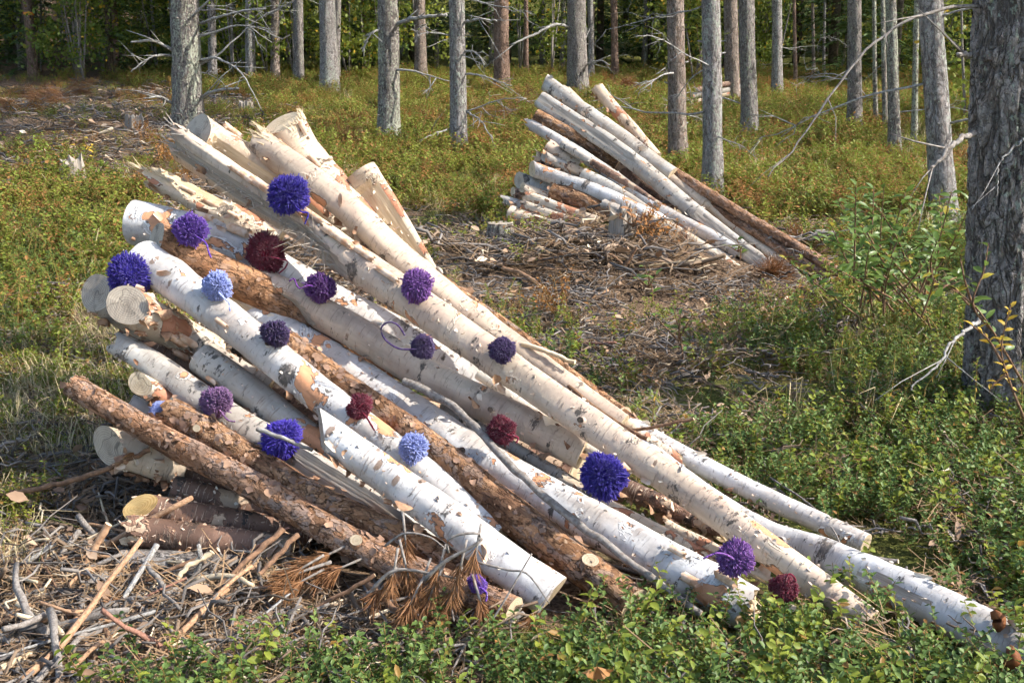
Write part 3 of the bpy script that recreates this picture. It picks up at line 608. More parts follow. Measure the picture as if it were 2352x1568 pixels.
G2 = 'logs of the far heap'
H2 = [
 (BL, 'uppermost birch log of the far heap with round sawn end', [(1252, 188, 7.75), (1330, 248, 7.6), (1545, 400, 7.4)], 36, 34, 'bp', dict(tilt=(0.35, 0), tilt_th=(90, 0), shreds=30)),
 (BL, 'forked steep birch log farthest behind in the far heap', [(1372, 202, 7.95), (1450, 295, 7.8), (1510, 360, 7.7)], 30, 24, 'bp', dict(ends=('ragged', 'cut'), shreds=30)),
 (BL, 'smooth tan birch log sloping under the steep forked one', [(1300, 215, 7.72), (1400, 300, 7.6), (1620, 470, 7.35)], 32, 30, 'bt', dict(ends=('broken', 'cut'))),
 (BL, 'grey debarked birch log with split slab top in the far heap', [(1240, 228, 7.55), (1420, 352, 7.35), (1600, 490, 7.15), (1800, 640, 6.9)], 38, 38, 'bg', dict(split=[(60, 0.55, 0, 0.45), (60, 0.6, 0.7, 1)], split_mat='splitg', shreds=70)),
 (PL, 'short brown pine log under the split slab of the far heap', [(1232, 265, 7.45), (1330, 320, 7.45), (1420, 375, 7.5)], 32, 32, 'p2', dict()),
 (PL, 'long orange pine log sloping to the willow shrub from the far heap', [(1420, 315, 7.65), (1640, 450, 7.3), (1800, 552, 7.1), (1945, 640, 6.95)], 25, 26, 'p1', dict(flakes=120)),
 (PL, 'second pine log lying parallel below the long orange one', [(1600, 452, 7.4), (1780, 562, 7.1), (1900, 638, 6.95)], 22, 20, 'p1', dict(flakes=60)),
 (BL, 'narrow pale peeled birch between the two far pine logs', [(1540, 400, 7.5), (1700, 530, 7.2), (1860, 655, 6.92)], 22, 26, 'bp', dict(ends=('cut', 'ragged'), shreds=40)),
 (BL, 'dotted white birch log with broken pinkish end in the far heap', [(1218, 285, 7.42), (1340, 360, 7.3), (1500, 460, 7.15), (1700, 580, 7.0)], 26, 30, 'bw', dict(ends=('broken', 'cut'), shreds=50)),
 (BL, 'birch stub with round cream end in the middle of the far heap', [(1256, 335, 7.3), (1330, 380, 7.35)], 36, 34, 'bt', dict(shreds=30)),
 (BL, 'dark shredded birch end below the cream stub of the far heap', [(1232, 362, 7.3), (1320, 415, 7.35)], 28, 28, 'br', dict(ends=('ragged', 'cut'), shreds=60)),
 (BL, 'birch log with brown rimmed pale sawn end in the far heap', [(1222, 388, 7.15), (1330, 428, 7.12), (1540, 520, 7.05)], 36, 34, 'bw', dict(end_mats=('cut', 'cut'), tilt=(0.5, 0), tilt_th=(95, 0), shreds=20)),
 (BL, 'grey sawn birch directly below the brown rimmed sawn end', [(1192, 415, 7.2), (1290, 450, 7.25)], 38, 38, 'bg', dict(end_mats=('cutg', 'cut'), tilt=(0.45, 0), tilt_th=(95, 0))),
 (PL, 'bulging brown pine log in the lower part of the far heap', [(1270, 440, 7.1), (1330, 462, 7.08), (1420, 500, 7.05)], 42, 36, 'p2', dict(flakes=60)),
 (BL, 'shredded cream birch lying on the bulging pine log side', [(1208, 452, 7.0), (1300, 486, 6.98), (1375, 512, 6.95)], 28, 30, 'bp', dict(ends=('ragged', 'cut'), shreds=70)),
 (BL, 'stubby broken birch tip at the outer low edge of the far heap', [(1158, 458, 7.05), (1215, 478, 7.05)], 22, 26, 'bp', dict(ends=('ragged', 'cut'), shreds=20)),
 (BL, 'birch log second from the ground in the far heap', [(1172, 488, 6.92), (1290, 528, 6.9)], 34, 30, 'bp', dict(shreds=40)),
 (BL, 'rust red log at the very bottom of the far heap', [(1178, 510, 6.88), (1330, 550, 6.82)], 28, 26, 'br', dict(ends=('ragged', 'ragged'), shreds=30)),
 (BL, 'white spotted birch log under the grey slab of the far heap', [(1340, 400, 7.2), (1480, 480, 7.1), (1690, 610, 6.95)], 30, 28, 'bg', dict(shreds=30)),
 (BL, 'low shaded birch log resting toward the litter below the far heap', [(1480, 495, 7.0), (1600, 560, 6.9), (1720, 640, 6.8)], 28, 30, 'bp', dict(shreds=40, ends=('cut', 'ragged'))),
]
H2 += [
 (BL, 'mottled birch pole pressed under the smooth tan log of the far heap', [(1335, 290, 7.68), (1460, 372, 7.5), (1590, 470, 7.4)], 26, 24, 'bp', dict(shreds=40, ends=('ragged', 'cut'))),
 (BL, 'thin torn birch piece under the short brown pine log', [(1268, 312, 7.38), (1400, 392, 7.35)], 20, 22, 'bp', dict(shreds=40, ends=('broken', 'cut'))),
 (BL, 'brown rotten pole beside the dark shredded end', [(1300, 378, 7.25), (1450, 462, 7.2)], 22, 22, 'br', dict(shreds=30, ends=('ragged', 'cut'))),
 (BL, 'slim birch just above the log second from the ground', [(1205, 472, 6.95), (1335, 512, 6.92)], 22, 22, 'bp', dict(shreds=50, ends=('ragged', 'ragged'))),
 (BL, 'short grey birch chunk before the bulging pine log end', [(1385, 468, 7.02), (1500, 522, 6.98)], 24, 24, 'bg', dict(shreds=30)),
 (BL, 'small cream cut end left of the bulging pine log', [(1200, 432, 7.08), (1290, 470, 7.12)], 26, 26, 'bp', dict(tilt=(0.4, 0), tilt_th=(92, 0), shreds=30, hang=6)),
 (BL, 'grey cut end peeking out above the brown rimmed one', [(1250, 360, 7.22), (1340, 405, 7.28)], 24, 24, 'bg', dict(tilt=(0.4, 0), tilt_th=(92, 0), end_mats=('cutg', 'cut'), shreds=30, hang=6)),
 (BL, 'brown cut end squeezed beside the grey sawn birch', [(1178, 440, 7.12), (1280, 476, 7.16)], 22, 22, 'br', dict(tilt=(0.4, 0), tilt_th=(92, 0), shreds=30, hang=6)),
 (BL, 'thin weathered pole crossing the middle of the far heap', [(1290, 330, 7.28), (1440, 425, 7.2), (1600, 540, 7.05)], 18, 18, 'bg', dict(shreds=40, hang=6)),
 (BL, 'thin dark pole above the white spotted birch of the far heap', [(1360, 372, 7.24), (1520, 470, 7.14), (1660, 572, 7.02)], 18, 16, 'br', dict(shreds=30, hang=6)),
 (BL, 'slender pale pole below the white spotted birch of the far heap', [(1400, 455, 7.08), (1560, 548, 6.98), (1700, 635, 6.86)], 18, 18, 'bp', dict(shreds=30, hang=6)),
 (BL, 'slender pole leaning just under the uppermost birch log', [(1290, 240, 7.7), (1420, 340, 7.56), (1560, 440, 7.42)], 20, 18, 'bg', dict(shreds=30, hang=6)),
 (PL, 'low reddish pole sticking toward the reddish broken stump', [(1245, 512, 6.85), (1372, 545, 6.8)], 22, 20, 'p2', dict(flakes=30, ends=('ragged', 'cut'))),
]
for i, (n_, lab, path, d0, d1, mt_, op) in enumerate(H2):
    mt_ = 'bg' if mt_ in ('bw', 'bp') and i % 3 == 0 else mt_
    path = [(x, y, Y_ + 1.05 * min(1.05, max(0, (1945 - x) / 750))) for x, y, Y_ in path]
    make_log(n_, lab, 'log', path, d0, d1, mt_, seed=100 + i, seg=18, ringstep=0.05, group=G2, **(dict(hang=8 if n_ == BL else 3) | op))
for i, (path, d, mt_) in enumerate([([(1340, 330, 7.9), (1560, 480, 7.5)], 40, 'br'), ([(1300, 420, 7.5), (1560, 540, 7.3)], 44, 'br'), ([(1400, 430, 7.4), (1640, 570, 7.15)], 40, 'bg')]):  # filler logs added behind the far heap's poles to darken its gaps
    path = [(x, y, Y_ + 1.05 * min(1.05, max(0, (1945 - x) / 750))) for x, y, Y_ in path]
    make_log(BL, 'filler log added to darken the gaps of the far heap', 'log', path, d, d, mt_, seed=140 + i, seg=14, ringstep=0.08, group='filler logs of the far heap')
for i, (a_, b_, mt_) in enumerate([((1580, 250), (1715, 225), 'br'), ((1585, 236), (1712, 208), 'bp'), ((1590, 222), (1705, 198), 'bg'), ((1600, 208), (1700, 186), 'br')]):
    g0 = ground_hit(1650, 262)[1]
    make_log(BL, ('lowest', 'second lowest', 'second highest', 'topmost')[i] + ' log of the distant stack glimpsed between grey pine trunks', 'log', [(a_[0], a_[1], g0), (b_[0], b_[1], g0 + .3)], 13, 13, mt_, seed=160 + i, seg=10, ringstep=0.15, group='distant log stack between trunks')

# bracket fungi and leaves on the ground log
def fungus(label, px, py, Y, size, rz):
    th = np.linspace(-1.7, 1.7, 12); V_, F_ = [], []
    for k, (rr, zz) in enumerate(((0.15, 0.012), (0.7, 0.014), (1.0, 0.0), (0.8, -0.014), (0.15, -0.016))):
        for t in th: V_.append((rr * size * math.cos(t) * (1 + 0.12 * math.sin(3 * t)), rr * size * math.sin(t), zz * size / 0.03))
    n = len(th)
    for k in range(4):
        for j in range(n - 1): F_.append((k * n + j, k * n + j + 1, (k + 1) * n + j + 1, (k + 1) * n + j))
    F_.append(tuple(k * n for k in range(5))); F_.append(tuple(k * n + n - 1 for k in reversed(range(5))))
    o = link('bracket_fungus', mesh_from('bracket_fungus', V_, F_, M['fung'], True, {'lc': np.array(V_)}), loc=at(px, py, Y)); o.rotation_euler = (R(65), R(10), rz)
    tag(o, label, 'fungus')
M['fung'] = simple('rusty_fungus', (0.23, 0.085, 0.03), (0.10, 0.035, 0.015), 60, 0.7, 0.4)
fungus('dark rusty bracket fungus on top of the ground birch log', 2290, 1425, 2.6, 0.028, 0.6)
fungus('larger furry brown bracket fungus on the side of the ground birch log', 2310, 1510, 2.45, 0.034, -0.9)

# ------------------------------------------------------------------ pompoms
def yarn_mesh(name, n, seed, spiky):
    rs = np.random.default_rng(seed); mb = MB()
    g = (1 + 5 ** 0.5) / 2; i = np.arange(n)
    z = 1 - 2 * (i + 0.5) / n; ph = 2 * np.pi * i / g; D = np.stack([np.sqrt(1 - z * z) * np.cos(ph), np.sqrt(1 - z * z) * np.sin(ph), z], 1)
    D += rs.standard_normal(D.shape) * (0.10 if spiky else 0.045); D /= np.linalg.norm(D, axis=1)[:, None]
    lump = np.zeros(n)
    for k in range(5): lump += 0.055 * np.sin(3.2 * D @ rs.standard_normal(3) + rs.random() * 6)
    for k in range(n):
        d = D[k]; u = np.cross(d, [0.3, 0.5, 0.8]); u /= np.linalg.norm(u); w = np.cross(d, u)
        Lk = 1 + lump[k] + rs.normal(0, 0.06 if spiky else 0.04) + (0.22 * rs.random() if rs.random() < 0.02 else 0); wd = (0.027 if spiky else 0.042) * (0.8 + 0.4 * rs.random())
        bend = (u * rs.normal(0, 0.09) + w * rs.normal(0, 0.09))
        tip = d * Lk + bend
        V_ = []
        for (q, f_) in ((0.55, 0.55), (0.86, 1.0), (0.965, 0.95)):
            c = d * Lk * q + bend * q * q
            for j in range(4):
                a2 = j * math.pi / 2 + k; V_.append(c + wd * f_ * (math.cos(a2) * u + math.sin(a2) * w))
        V_.append(tip)
        F_ = [(r_ * 4 + j, r_ * 4 + (j + 1) % 4, r_ * 4 + 4 + (j + 1) % 4, r_ * 4 + 4 + j) for r_ in range(2) for j in range(4)] + [(8 + j, 8 + (j + 1) % 4, 12) for j in range(4)]
        mb.add(V_, F_)
    th = np.linspace(0, np.pi, 9); V_ = []; F_ = []
    for a2 in th:
        for b2 in np.linspace(0, 2 * np.pi, 12, endpoint=False): V_.append(0.72 * np.array([math.sin(a2) * math.cos(b2), math.sin(a2) * math.sin(b2), math.cos(a2)]))
    for a in range(8):
        for b in range(12): F_.append((a * 12 + b, a * 12 + (b + 1) % 12, a * 12 + 12 + (b + 1) % 12, a * 12 + 12 + b))
    mb.add(V_, F_)
    me = mb.mesh(name, None); me.materials.append(None); return me
PM = [yarn_mesh('yarn_ball_fine', 2300, 1, True), yarn_mesh('yarn_ball_fine_b', 1900, 2, True), yarn_mesh('yarn_ball_knobby', 1250, 3, False), yarn_mesh('yarn_ball_knobby_b', 950, 4, False)]
def yarn_mat(name, c):
    m, nt = new_mat(name); v = nd(nt, 'TexCoord').outputs['Object']
    g = noise(nt, v, 9, 3); f = noise(nt, v, 60, 2)
    cc = mixc(nt, step(nt, g, 0.3, 0.7), tuple(x * 0.72 for x in c), tuple(min(1, x * 1.25) for x in c))
    p = nd(nt, 'BsdfPrincipled', Roughness=0.85); nt.links.new(cc, p.inputs['Base Color'])
    p.inputs['Sheen Weight'].default_value = 0.25; p.inputs['Specular IOR Level'].default_value = 0.1
    b = nd(nt, 'Bump', Strength=0.5, Distance=0.05, Height=f); nt.links.new(b.outputs[0], p.inputs['Normal'])
    o = nt.nodes.new('ShaderNodeOutputMaterial'); nt.links.new(p.outputs[0], o.inputs[0]); return m
Y = {'indigo': yarn_mat('indigo_yarn', (0.040, 0.020, 0.30)), 'violet': yarn_mat('violet_yarn', (0.155, 0.062, 0.40)), 'maroon': yarn_mat('maroon_yarn', (0.16, 0.008, 0.028)),
     'lilac': yarn_mat('lilac_yarn', (0.36, 0.42, 0.80)), 'plum': yarn_mat('plum_yarn', (0.13, 0.035, 0.20)), 'dark': yarn_mat('dark_plum_yarn', (0.065, 0.034, 0.115)),
     'mauve': yarn_mat('mauve_yarn', (0.22, 0.105, 0.24)), 'purple': yarn_mat('purple_yarn', (0.20, 0.072, 0.30)), 'royal': yarn_mat('royal_blue_yarn', (0.055, 0.026, 0.40))}
POMS = [
 (662, 450, 4.25, 97, 'indigo', 0, 'large dark blue pompom near the top of the heap', [(690, 485), (708, 490), (700, 515)]),
 (437, 530, 4.12, 82, 'violet', 1, 'violet pompom on the broad grey white birch log', [(470, 555), (478, 575), (485, 592)]),
 (609, 583, 4.06, 96, 'maroon', 1, 'large maroon pompom on the broad grey white birch log', [(645, 595), (660, 600), (655, 615), (640, 628)]),
 (297, 633, 3.82, 99, 'indigo', 0, 'large dark blue pompom at the outer end of the heap', None),
 (497, 657, 3.80, 70, 'lilac', 2, 'pale lilac pompom on the thick white birch below the orange pine', [(515, 685), (526, 695), (528, 715)]),
 (736, 662, 4.02, 72, 'plum', 3, 'plum pompom with looped tail half under the splintered log', [(712, 655), (690, 662), (682, 655), (675, 640), (664, 646)]),
 (957, 656, 4.0, 74, 'purple', 2, 'purple pompom between the two long cream birch logs', None),
 (633, 766, 3.83, 66, 'dark', 2, 'dark plum pompom at the knotty top of the reddish pine log', None),
 (971, 796, 3.66, 57, 'dark', 2, 'small dark plum pompom with trailing yarn on the pinkish cream log', [(950, 802), (915, 800), (885, 780), (875, 755), (890, 740), (912, 745), (930, 770)]),
 (1154, 804, 3.76, 60, 'dark', 2, 'small dark plum pompom highest on the slope toward the heath', None),
 (499, 922, 3.42, 72, 'mauve', 3, 'dusty mauve pompom on the grey brown birch log', [(515, 955), (525, 965), (540, 968)]),
 (366, 944, 3.56, 46, 'lilac', 3, 'small lilac pompom hidden behind the end of the torn pine log', [(360, 962), (372, 970), (382, 966)]),
 (646, 1008, 3.32, 90, 'royal', 1, 'royal blue pompom with a stick laid across it', None),
 (826, 935, 3.44, 64, 'maroon', 3, 'maroon pompom on the reddish pine log', [(840, 955), (852, 975), (860, 988)]),
 (948, 1028, 3.27, 74, 'lilac', 2, 'pale lilac pompom between the reddish pine and bright white birch', None),
 (1150, 988, 3.44, 68, 'maroon', 1, 'maroon pompom beside the scarred end of the pinkish cream log', [(1175, 1000), (1190, 1005), (1185, 1018)]),
 (1387, 1090, 3.18, 106, 'indigo', 0, 'largest dark blue pompom next to the sawn end of the cream log', None),
 (1690, 1282, 2.9, 82, 'purple', 2, 'purple pompom with two yarn tails at the low end of the heap', [(1672, 1275), (1645, 1270), (1615, 1282)]),
 (1800, 1350, 2.8, 64, 'maroon', 3, 'maroon pompom lowest on the heap near the berry shrubs', [(1805, 1330), (1812, 1318), (1822, 1322), (1828, 1335)]),
 (1096, 1340, 2.76, 44, 'violet', 2, 'small violet pompom behind rusty pine needles', [(1108, 1352), (1118, 1362), (1116, 1380)]),
]
for k, (px, py, Yd, d, yc, mi, lab, tail) in enumerate(POMS):
    rp_ = d / 2 * 3.6 / F; front = 99.0
    if k not in (11, 19):
        for A_, R_ in LOGS:
            qx, qy = project(A_[:, 0], A_[:, 1], A_[:, 2])
            for ox, oy in ((0, 0), (.55, 0), (-.55, 0), (0, -.55), (0, .45)):
                cx, cy_ = px + ox * d / 2, py + oy * d / 2
                i_ = int(np.argmin((qx - cx) ** 2 + (qy - cy_) ** 2)); dist_ = math.hypot(qx[i_] - cx, qy[i_] - cy_) * depth_of(A_[i_]) / F
                if dist_ < R_[i_]: front = min(front, A_[i_][1] - math.sqrt(R_[i_] ** 2 - dist_ ** 2))
        if front < 90: Yd = front - rp_ * 0.55
    Yd = {8: 3.50, 11: 3.50, 15: 3.34, 16: 3.04, 17: 2.76, 18: 2.70}.get(k, Yd)
    p = at(px, py, Yd); r_ = d / 2 * depth_of(p) / F * 1.0
    o = link('pompom', PM[mi], loc=p); o.scale = (r_ * random.uniform(0.96, 1.06), r_ * random.uniform(0.92, 1.02), r_ * random.uniform(0.88, 1.0)); o.rotation_euler = (random.random() * 6, random.random() * 6, random.random() * 6)
    o.material_slots[0].link = 'OBJECT'; o.material_slots[0].material = Y[yc]
    tag(o, lab, 'pompom', 'yarn pompoms on the log heap')
    if tail:
        Pt = smooth_path([p + np.array([0, -r_ * 0.5, 0])] + [at(x, y, Yd - r_ * 0.95) for x, y in tail], 24)
        V_, F_, L_ = tube(Pt, 0.0030, 6)
        t_ = link('yarn_tail', mesh_from('yarn_tail', V_, F_, None, True, {'lc': L_})); t_.data.materials.append(Y[yc])
        t_.parent = o; t_.matrix_parent_inverse = Matrix.LocRotScale(o.location, o.rotation_euler, o.scale).inverted()

# ------------------------------------------------------------------ standing pines
def branch_mesh(name, base, dir_, length, r0, rs, mat, droop=0.35, forks=5, sub=True, kink=0.12):
    mb = MB(); m_ = 9; P = [np.array(base)]; d = np.array(dir_, float); d /= np.linalg.norm(d)
    for i in range(m_ - 1):
        d = d + rs.standard_normal(3) * kink + np.array([0, 0, -droop / m_ * (1 if i > 2 else -0.3)]); d /= np.linalg.norm(d); P.append(P[-1] + d * length / (m_ - 1))
    P = np.array(P); rad = np.linspace(r0, r0 * 0.3, m_); mb.add(*tube(P, rad, 5))
    for k in range(forks):
        i = rs.integers(2, m_); q = P[i]; dd = (P[i] - P[i - 1]); dd /= np.linalg.norm(dd); dd = dd + rs.standard_normal(3) * 0.55; dd[2] -= 0.15; dd /= np.linalg.norm(dd)
        l2 = length * (0.12 + 0.3 * rs.random()); Q = [q, q + dd * l2 * 0.35 + rs.standard_normal(3) * 0.02, q + dd * l2 * 0.7 + rs.standard_normal(3) * 0.03, q + dd * l2 + rs.standard_normal(3) * 0.05 * length]
        mb.add(*tube(Q, [r0 * 0.45, r0 * 0.38, r0 * 0.28, r0 * 0.15], 4))
        if sub:
            for j in range(2):
                e = Q[2] + 0; de = dd + rs.standard_normal(3) * 0.8; de /= np.linalg.norm(de); mb.add(*tube([e, e + de * l2 * 0.25, e + de * l2 * 0.45], [r0 * 0.25, r0 * 0.2, r0 * 0.1], 3))
    return mb.mesh(name, M[mat])
M['needle'] = leafmat('pine_needles', (0.022, 0.055, 0.022), (0.05, 0.085, 0.03), 0.6, 0.15, 0.2)
def needle_crown(name, h0, h1, rad, seed, n=420):
    rs = np.random.default_rng(seed); V_ = []; F_ = []; rn = []
    for k in range(n):
        t = rs.random(); h = h0 + (h1 - h0) * t; rr = rad * (1 - 0.75 * t) * math.sqrt(rs.random()) ; a2 = rs.random() * 6.28
        c = np.array([rr * math.cos(a2), rr * math.sin(a2), h])
        for j in range(7):
            d = rs.standard_normal(3); d[2] = abs(d[2]) * 0.6; d /= np.linalg.norm(d); u = np.cross(d, rs.standard_normal(3)); u /= np.linalg.norm(u)
            b = len(V_); l_ = 0.22 + 0.2 * rs.random(); V_ += [c + u * 0.035, c - u * 0.035, c + d * l_]; F_.append((b, b + 1, b + 2)); rn += [rs.random()] * 3
    return mesh_from(name, V_, F_, M['needle'], False, {'rnd': np.array(rn)})
CROWNS = [needle_crown('pine_crown_a', 6.5, 12.5, 1.5, 1), needle_crown('pine_crown_b', 7.0, 13.5, 1.25, 2), needle_crown('pine_crown_c', 6.0, 11.5, 1.35, 3)]
def pine(label, xt, bx, by, w, mat='t', nb=6, height=12.5, base=None, seg=18, bl=(0.35, 1.1), group='standing pines', bmat='dead', rough=0.03, crown=True, flare=1.32, hvis=3.4, ring=0.12, cat='tree', name='pine_tree'):
    rs = np.random.default_rng(int(abs(bx * 13 + by * 7)) + 5)
    B = ground_hit(bx, by) if base is None else np.array([base[0], base[1], float(ground(*base))])
    dp = depth_of(B); r0 = w / 2 * dp / F
    # lean: top of the visible part goes through (xt, 0)
    if xt is not None:
        Tp = at(xt, 0, B[1]); lean = (Tp - B); lean = lean / max(lean[2], 0.3)
    else: lean = np.array([rs.normal(0, 0.015), rs.normal(0, 0.015), 1.0])
    root = bpy.data.objects.new(name, None); C.objects.link(root); root.location = B; root.empty_display_size = 0.2
    tag(root, label, cat, group)
    hs = np.concatenate([np.arange(-0.15, hvis + 0.5, ring), np.linspace(hvis + 0.6, height, 14)])
    A = np.outer(hs, np.array([lean[0], lean[1], 1.0])) if xt is not None else np.outer(hs, lean)
    k_ = np.clip(hs / height, 0, 1)
    A[:, 0] += 0.02 * np.sin(hs * 0.9 + rs.random() * 6) * np.clip(hs / 2, 0, 1); 
    rad = r0 * (1 - 0.75 * k_) * (1 + (flare - 1) * np.exp(-np.clip(hs, 0, 9) / 0.22))
    V_, F_, L_ = tube(A, rad, seg)
    ax = np.repeat(A, seg, 0); off = V_ - ax
    nzv = rs.normal(0, rough, (len(hs), seg)); nzv = (nzv + np.roll(nzv, 1, 0)) * 0.7
    fisv = np.zeros(len(V_))
    if seg > 60:
        TH, HH = np.meshgrid(np.linspace(0, 1, seg, endpoint=False), hs)
        def rdg(a, b, o): return np.abs(vnoise(TH * a + o + 0.6 * vnoise(TH * 9, HH * 7 + o), HH * b + o) - 0.5)
        d_ = np.clip(1 - rdg(26, 4.5, 1.3) / 0.10, 0, 1); d2_ = np.clip(1 - rdg(34, 13, 7.7) / 0.08, 0, 1) * 0.7
        dd_ = np.maximum(d_, d2_) * np.clip((hvis + 0.4 - HH) * 3, 0, 1); fisv = (dd_ ** 1.5).ravel() * 0.9
        nzv = nzv * 0.5 - 0.12 * dd_ + 0.03 * vnoise(TH * 50, HH * 22)
    V_ = ax + off * (1 + nzv.reshape(-1, 1))
    link('trunk', mesh_from('trunk', V_, F_, M[mat], True, {'lc': L_, 'fis': fisv}), root)
    if crown:
        c = link('crown', CROWNS[rs.integers(0, 3)], root); c.rotation_euler = (0, 0, rs.random() * 6.28); sc_ = height / 12.8; c.scale = (0.8 + 0.3 * rs.random(), 0.8 + 0.3 * rs.random(), sc_); c.location = (lean[0] * 8, lean[1] * 8, 0)
    for k in range(nb):
        h = 0.25 + (hvis - 0.25) * rs.random() ; a2 = rs.random() * 6.28
        d = np.array([math.cos(a2), 0.6 * math.sin(a2), 0.05 + 0.25 * rs.standard_normal()])
        i = int(np.argmin(abs(hs - h))); base_p = A[i] + np.array([math.cos(a2), math.sin(a2), 0]) * rad[i] * 0.85
        link('dead_branch', branch_mesh('dead_branch', base_p, d, bl[0] + (bl[1] - bl[0]) * rs.random() ** 1.6, 0.010 * (0.7 + 0.6 * rs.random()) * min(1.3, r0 / 0.1), rs, bmat, 0.5), root)
    for k in range(nb):
        h = 0.2 + hvis * rs.random(); a2 = rs.random() * 6.28; i = int(np.argmin(abs(hs - h))); q = A[i] + np.array([math.cos(a2), math.sin(a2), 0]) * rad[i] * 0.9
        d = np.array([math.cos(a2), math.sin(a2), 0.2]); V2, F2, L2 = tube([q, q + d * 0.03, q + d * 0.05], [0.012, 0.009, 0.005], 5)
        link('branch_stub', mesh_from('branch_stub', V2, F2, M['dead'], True, {'lc': L2}), root)
    return root, A + B, rad, hs
PINES = [
 ('lichen crusted grey pine rising behind the top of the pompom heap', 427, 433, 305, 68, 'tl', 9),
 ('grey pine with pale greenish lichen foot beside the long bent white branch', 892, 893, 337, 50, 'tl', 8),
 ('slim grey pine with drooping pale branches standing on the yellow green heath', 1049, 1053, 352, 38, 't', 10),
 ('straight grey pine directly behind the upper end of the far heap', 1322, 1328, 218, 46, 't', 6),
 ('slim grey pine just past the middle of the far heap', 1553, 1559, 388, 42, 't', 7),
 ('closest grey pine behind the slope of the far heap', 1632, 1637, 455, 45, 't', 6),
 ('grey pine with sunlit edge standing alone past the far heap', 1717, 1723, 330, 38, 't', 4),
 ('dim grey pine between two brighter trunks beyond the far heap', 1676, 1683, 258, 34, 't', 3),
 ('bare straight dark grey pine in front of the shady spruce hollow', 1783, 1785, 220, 25, 't', 3),
 ('grey pine at the edge of the thicket of thin dead stems', 1960, 1963, 305, 33, 't', 7),
 ('slim lichened pine between two thicker ones near the dead thicket', 2050, 2055, 352, 27, 'tl', 8),
 ('bright scaly pine leaning slightly behind the willow shrub', 2136, 2170, 505, 55, 't', 6),
 ('pine with orange upper bark far behind the drooping branches', 1150, 1153, 212, 36, 'tr', 5),
 ('thin grey pine far behind between two lichened pines', 965, 967, 188, 28, 't', 7),
 ('broad grey pine in the far row, double stemmed', 753, 757, 208, 40, 't', 5),
 ('grey pine with slender stem left of the double stemmed one', 683, 687, 207, 24, 't', 5),
 ('slender grey pine third in the far row', 630, 632, 188, 21, 't', 5),
 ('slender grey pine second in the far row', 573, 577, 192, 23, 't', 5),
 ('dim slender pine close behind the lichen crusted pine', 487, 489, 195, 20, 'td', 4),
 ('slim pine with red and yellow marking band near the brush pile', 63, 77, 176, 22, 'tr', 4),
 ('thin dark pine above the small red sapling', 263, 268, 176, 14, 'tr', 3),
 ('thin orange brown pine stem in the far sunlit row', 1410, 1412, 182, 17, 'tr', 3),
 ('very thin reddish stem between orange topped pine and far heap', 1207, 1208, 178, 12, 'tr', 2),
 ('thin shaded stem just behind the straight grey pine', 1357, 1358, 186, 14, 't', 3),
 ('thin pale stem first of the slender group before the hollow', 1822, 1828, 205, 9, 'tr', 2),
 ('thin pale stem second of the slender group before the hollow', 1868, 1869, 182, 8, 't', 2),
 ('thin pale stem third of the slender group before the hollow', 1893, 1892, 180, 7, 't', 1),
 ('thin dead stem in the grey thicket behind the willow shrub', 2008, 2012, 300, 11, 'tl', 8),
 ('crooked dead stem in the grey thicket near the slim lichened pine', 2030, 2034, 310, 12, 'tl', 8),
 ('pale dead stem between the slim lichened pine and the leaning scaly pine', 2108, 2100, 322, 14, 'tl', 8),
 ('second dim trunk next to the double stemmed pine', 774, 772, 200, 18, 't', 2),
]
for pi_, (lab, xt, bx, by, w, mt_, nb) in enumerate(PINES):
    if mt_ == 't': mt_ = ('t', 't2', 't3')[pi_ % 3]
    pine(lab, xt, bx, by, w, mt_, nb if w > 36 else max(1, nb // 2), seg=20 if w > 30 else 12, ring=0.1 if w > 40 else 0.2, rough=0.03 if w > 30 else 0.02, bl=(0.4, 1.3) if w > 20 else (0.3, 0.9), height=12 if w > 12 else 7, crown=w > 12 and int(bx) % 5 != 0)
bigpine, bA, bR, bH = pine('massive dark barked pine standing nearest beside the willow and yellow leaves', 2316, 2310, 955, 172, 'td', 0, height=14, seg=128, ring=0.02, rough=0.035, flare=1.12, hvis=2.2)
def tree_branch(root, lab, pts, r0, r1, forks=6, mat='dead', seed=0):
    rs = np.random.default_rng(seed); P = smooth_path([at(*p) for p in pts], 26) + rs.standard_normal((26, 3)) * 0.004
    off = np.array(root.location); mb = MB(); rad = np.linspace(r0, r1, 26); mb.add(*tube(P - off, rad, 6))
    for k in range(forks):
        i = rs.integers(5, 25); d = P[i] - P[i - 1]; d /= np.linalg.norm(d); d = d + rs.standard_normal(3) * 0.6; l_ = 0.06 + 0.25 * rs.random()
        mb.add(*tube([P[i] - off, P[i] - off + d * l_ * .5, P[i] - off + d * l_ + rs.standard_normal(3) * .02], [rad[i] * .5, rad[i] * .4, rad[i] * .2], 4))
    o = link('dead_branch', mb.mesh('dead_branch', M[mat]), root); o['label'] = lab
tree_branch(bigpine, 'long bare grey branch slanting down across the heath', [(2245, 15, 4.6), (2150, 25, 4.5), (2010, 95, 4.4), (1900, 230, 4.3), (1820, 345, 4.25), (1762, 402, 4.2)], 0.0075, 0.0025, 6, 'grey', 1)
tree_branch(bigpine, 'short dark branch curving down toward the willow', [(2240, 308, 4.55), (2200, 325, 4.45), (2140, 388, 4.35)], 0.013, 0.006, 3, 'grey', 2)
tree_branch(bigpine, 'short stub ring of dark branches', [(2225, 128, 4.6), (2200, 125, 4.5)], 0.012, 0.006, 2, 'grey', 3)
tree_branch(bigpine, 'pale lichen covered branch bending to the ground', [(2250, 735, 4.5), (2190, 780, 4.3), (2150, 840, 4.2), (2090, 895, 4.15)], 0.009, 0.003, 4, 'dead', 4)
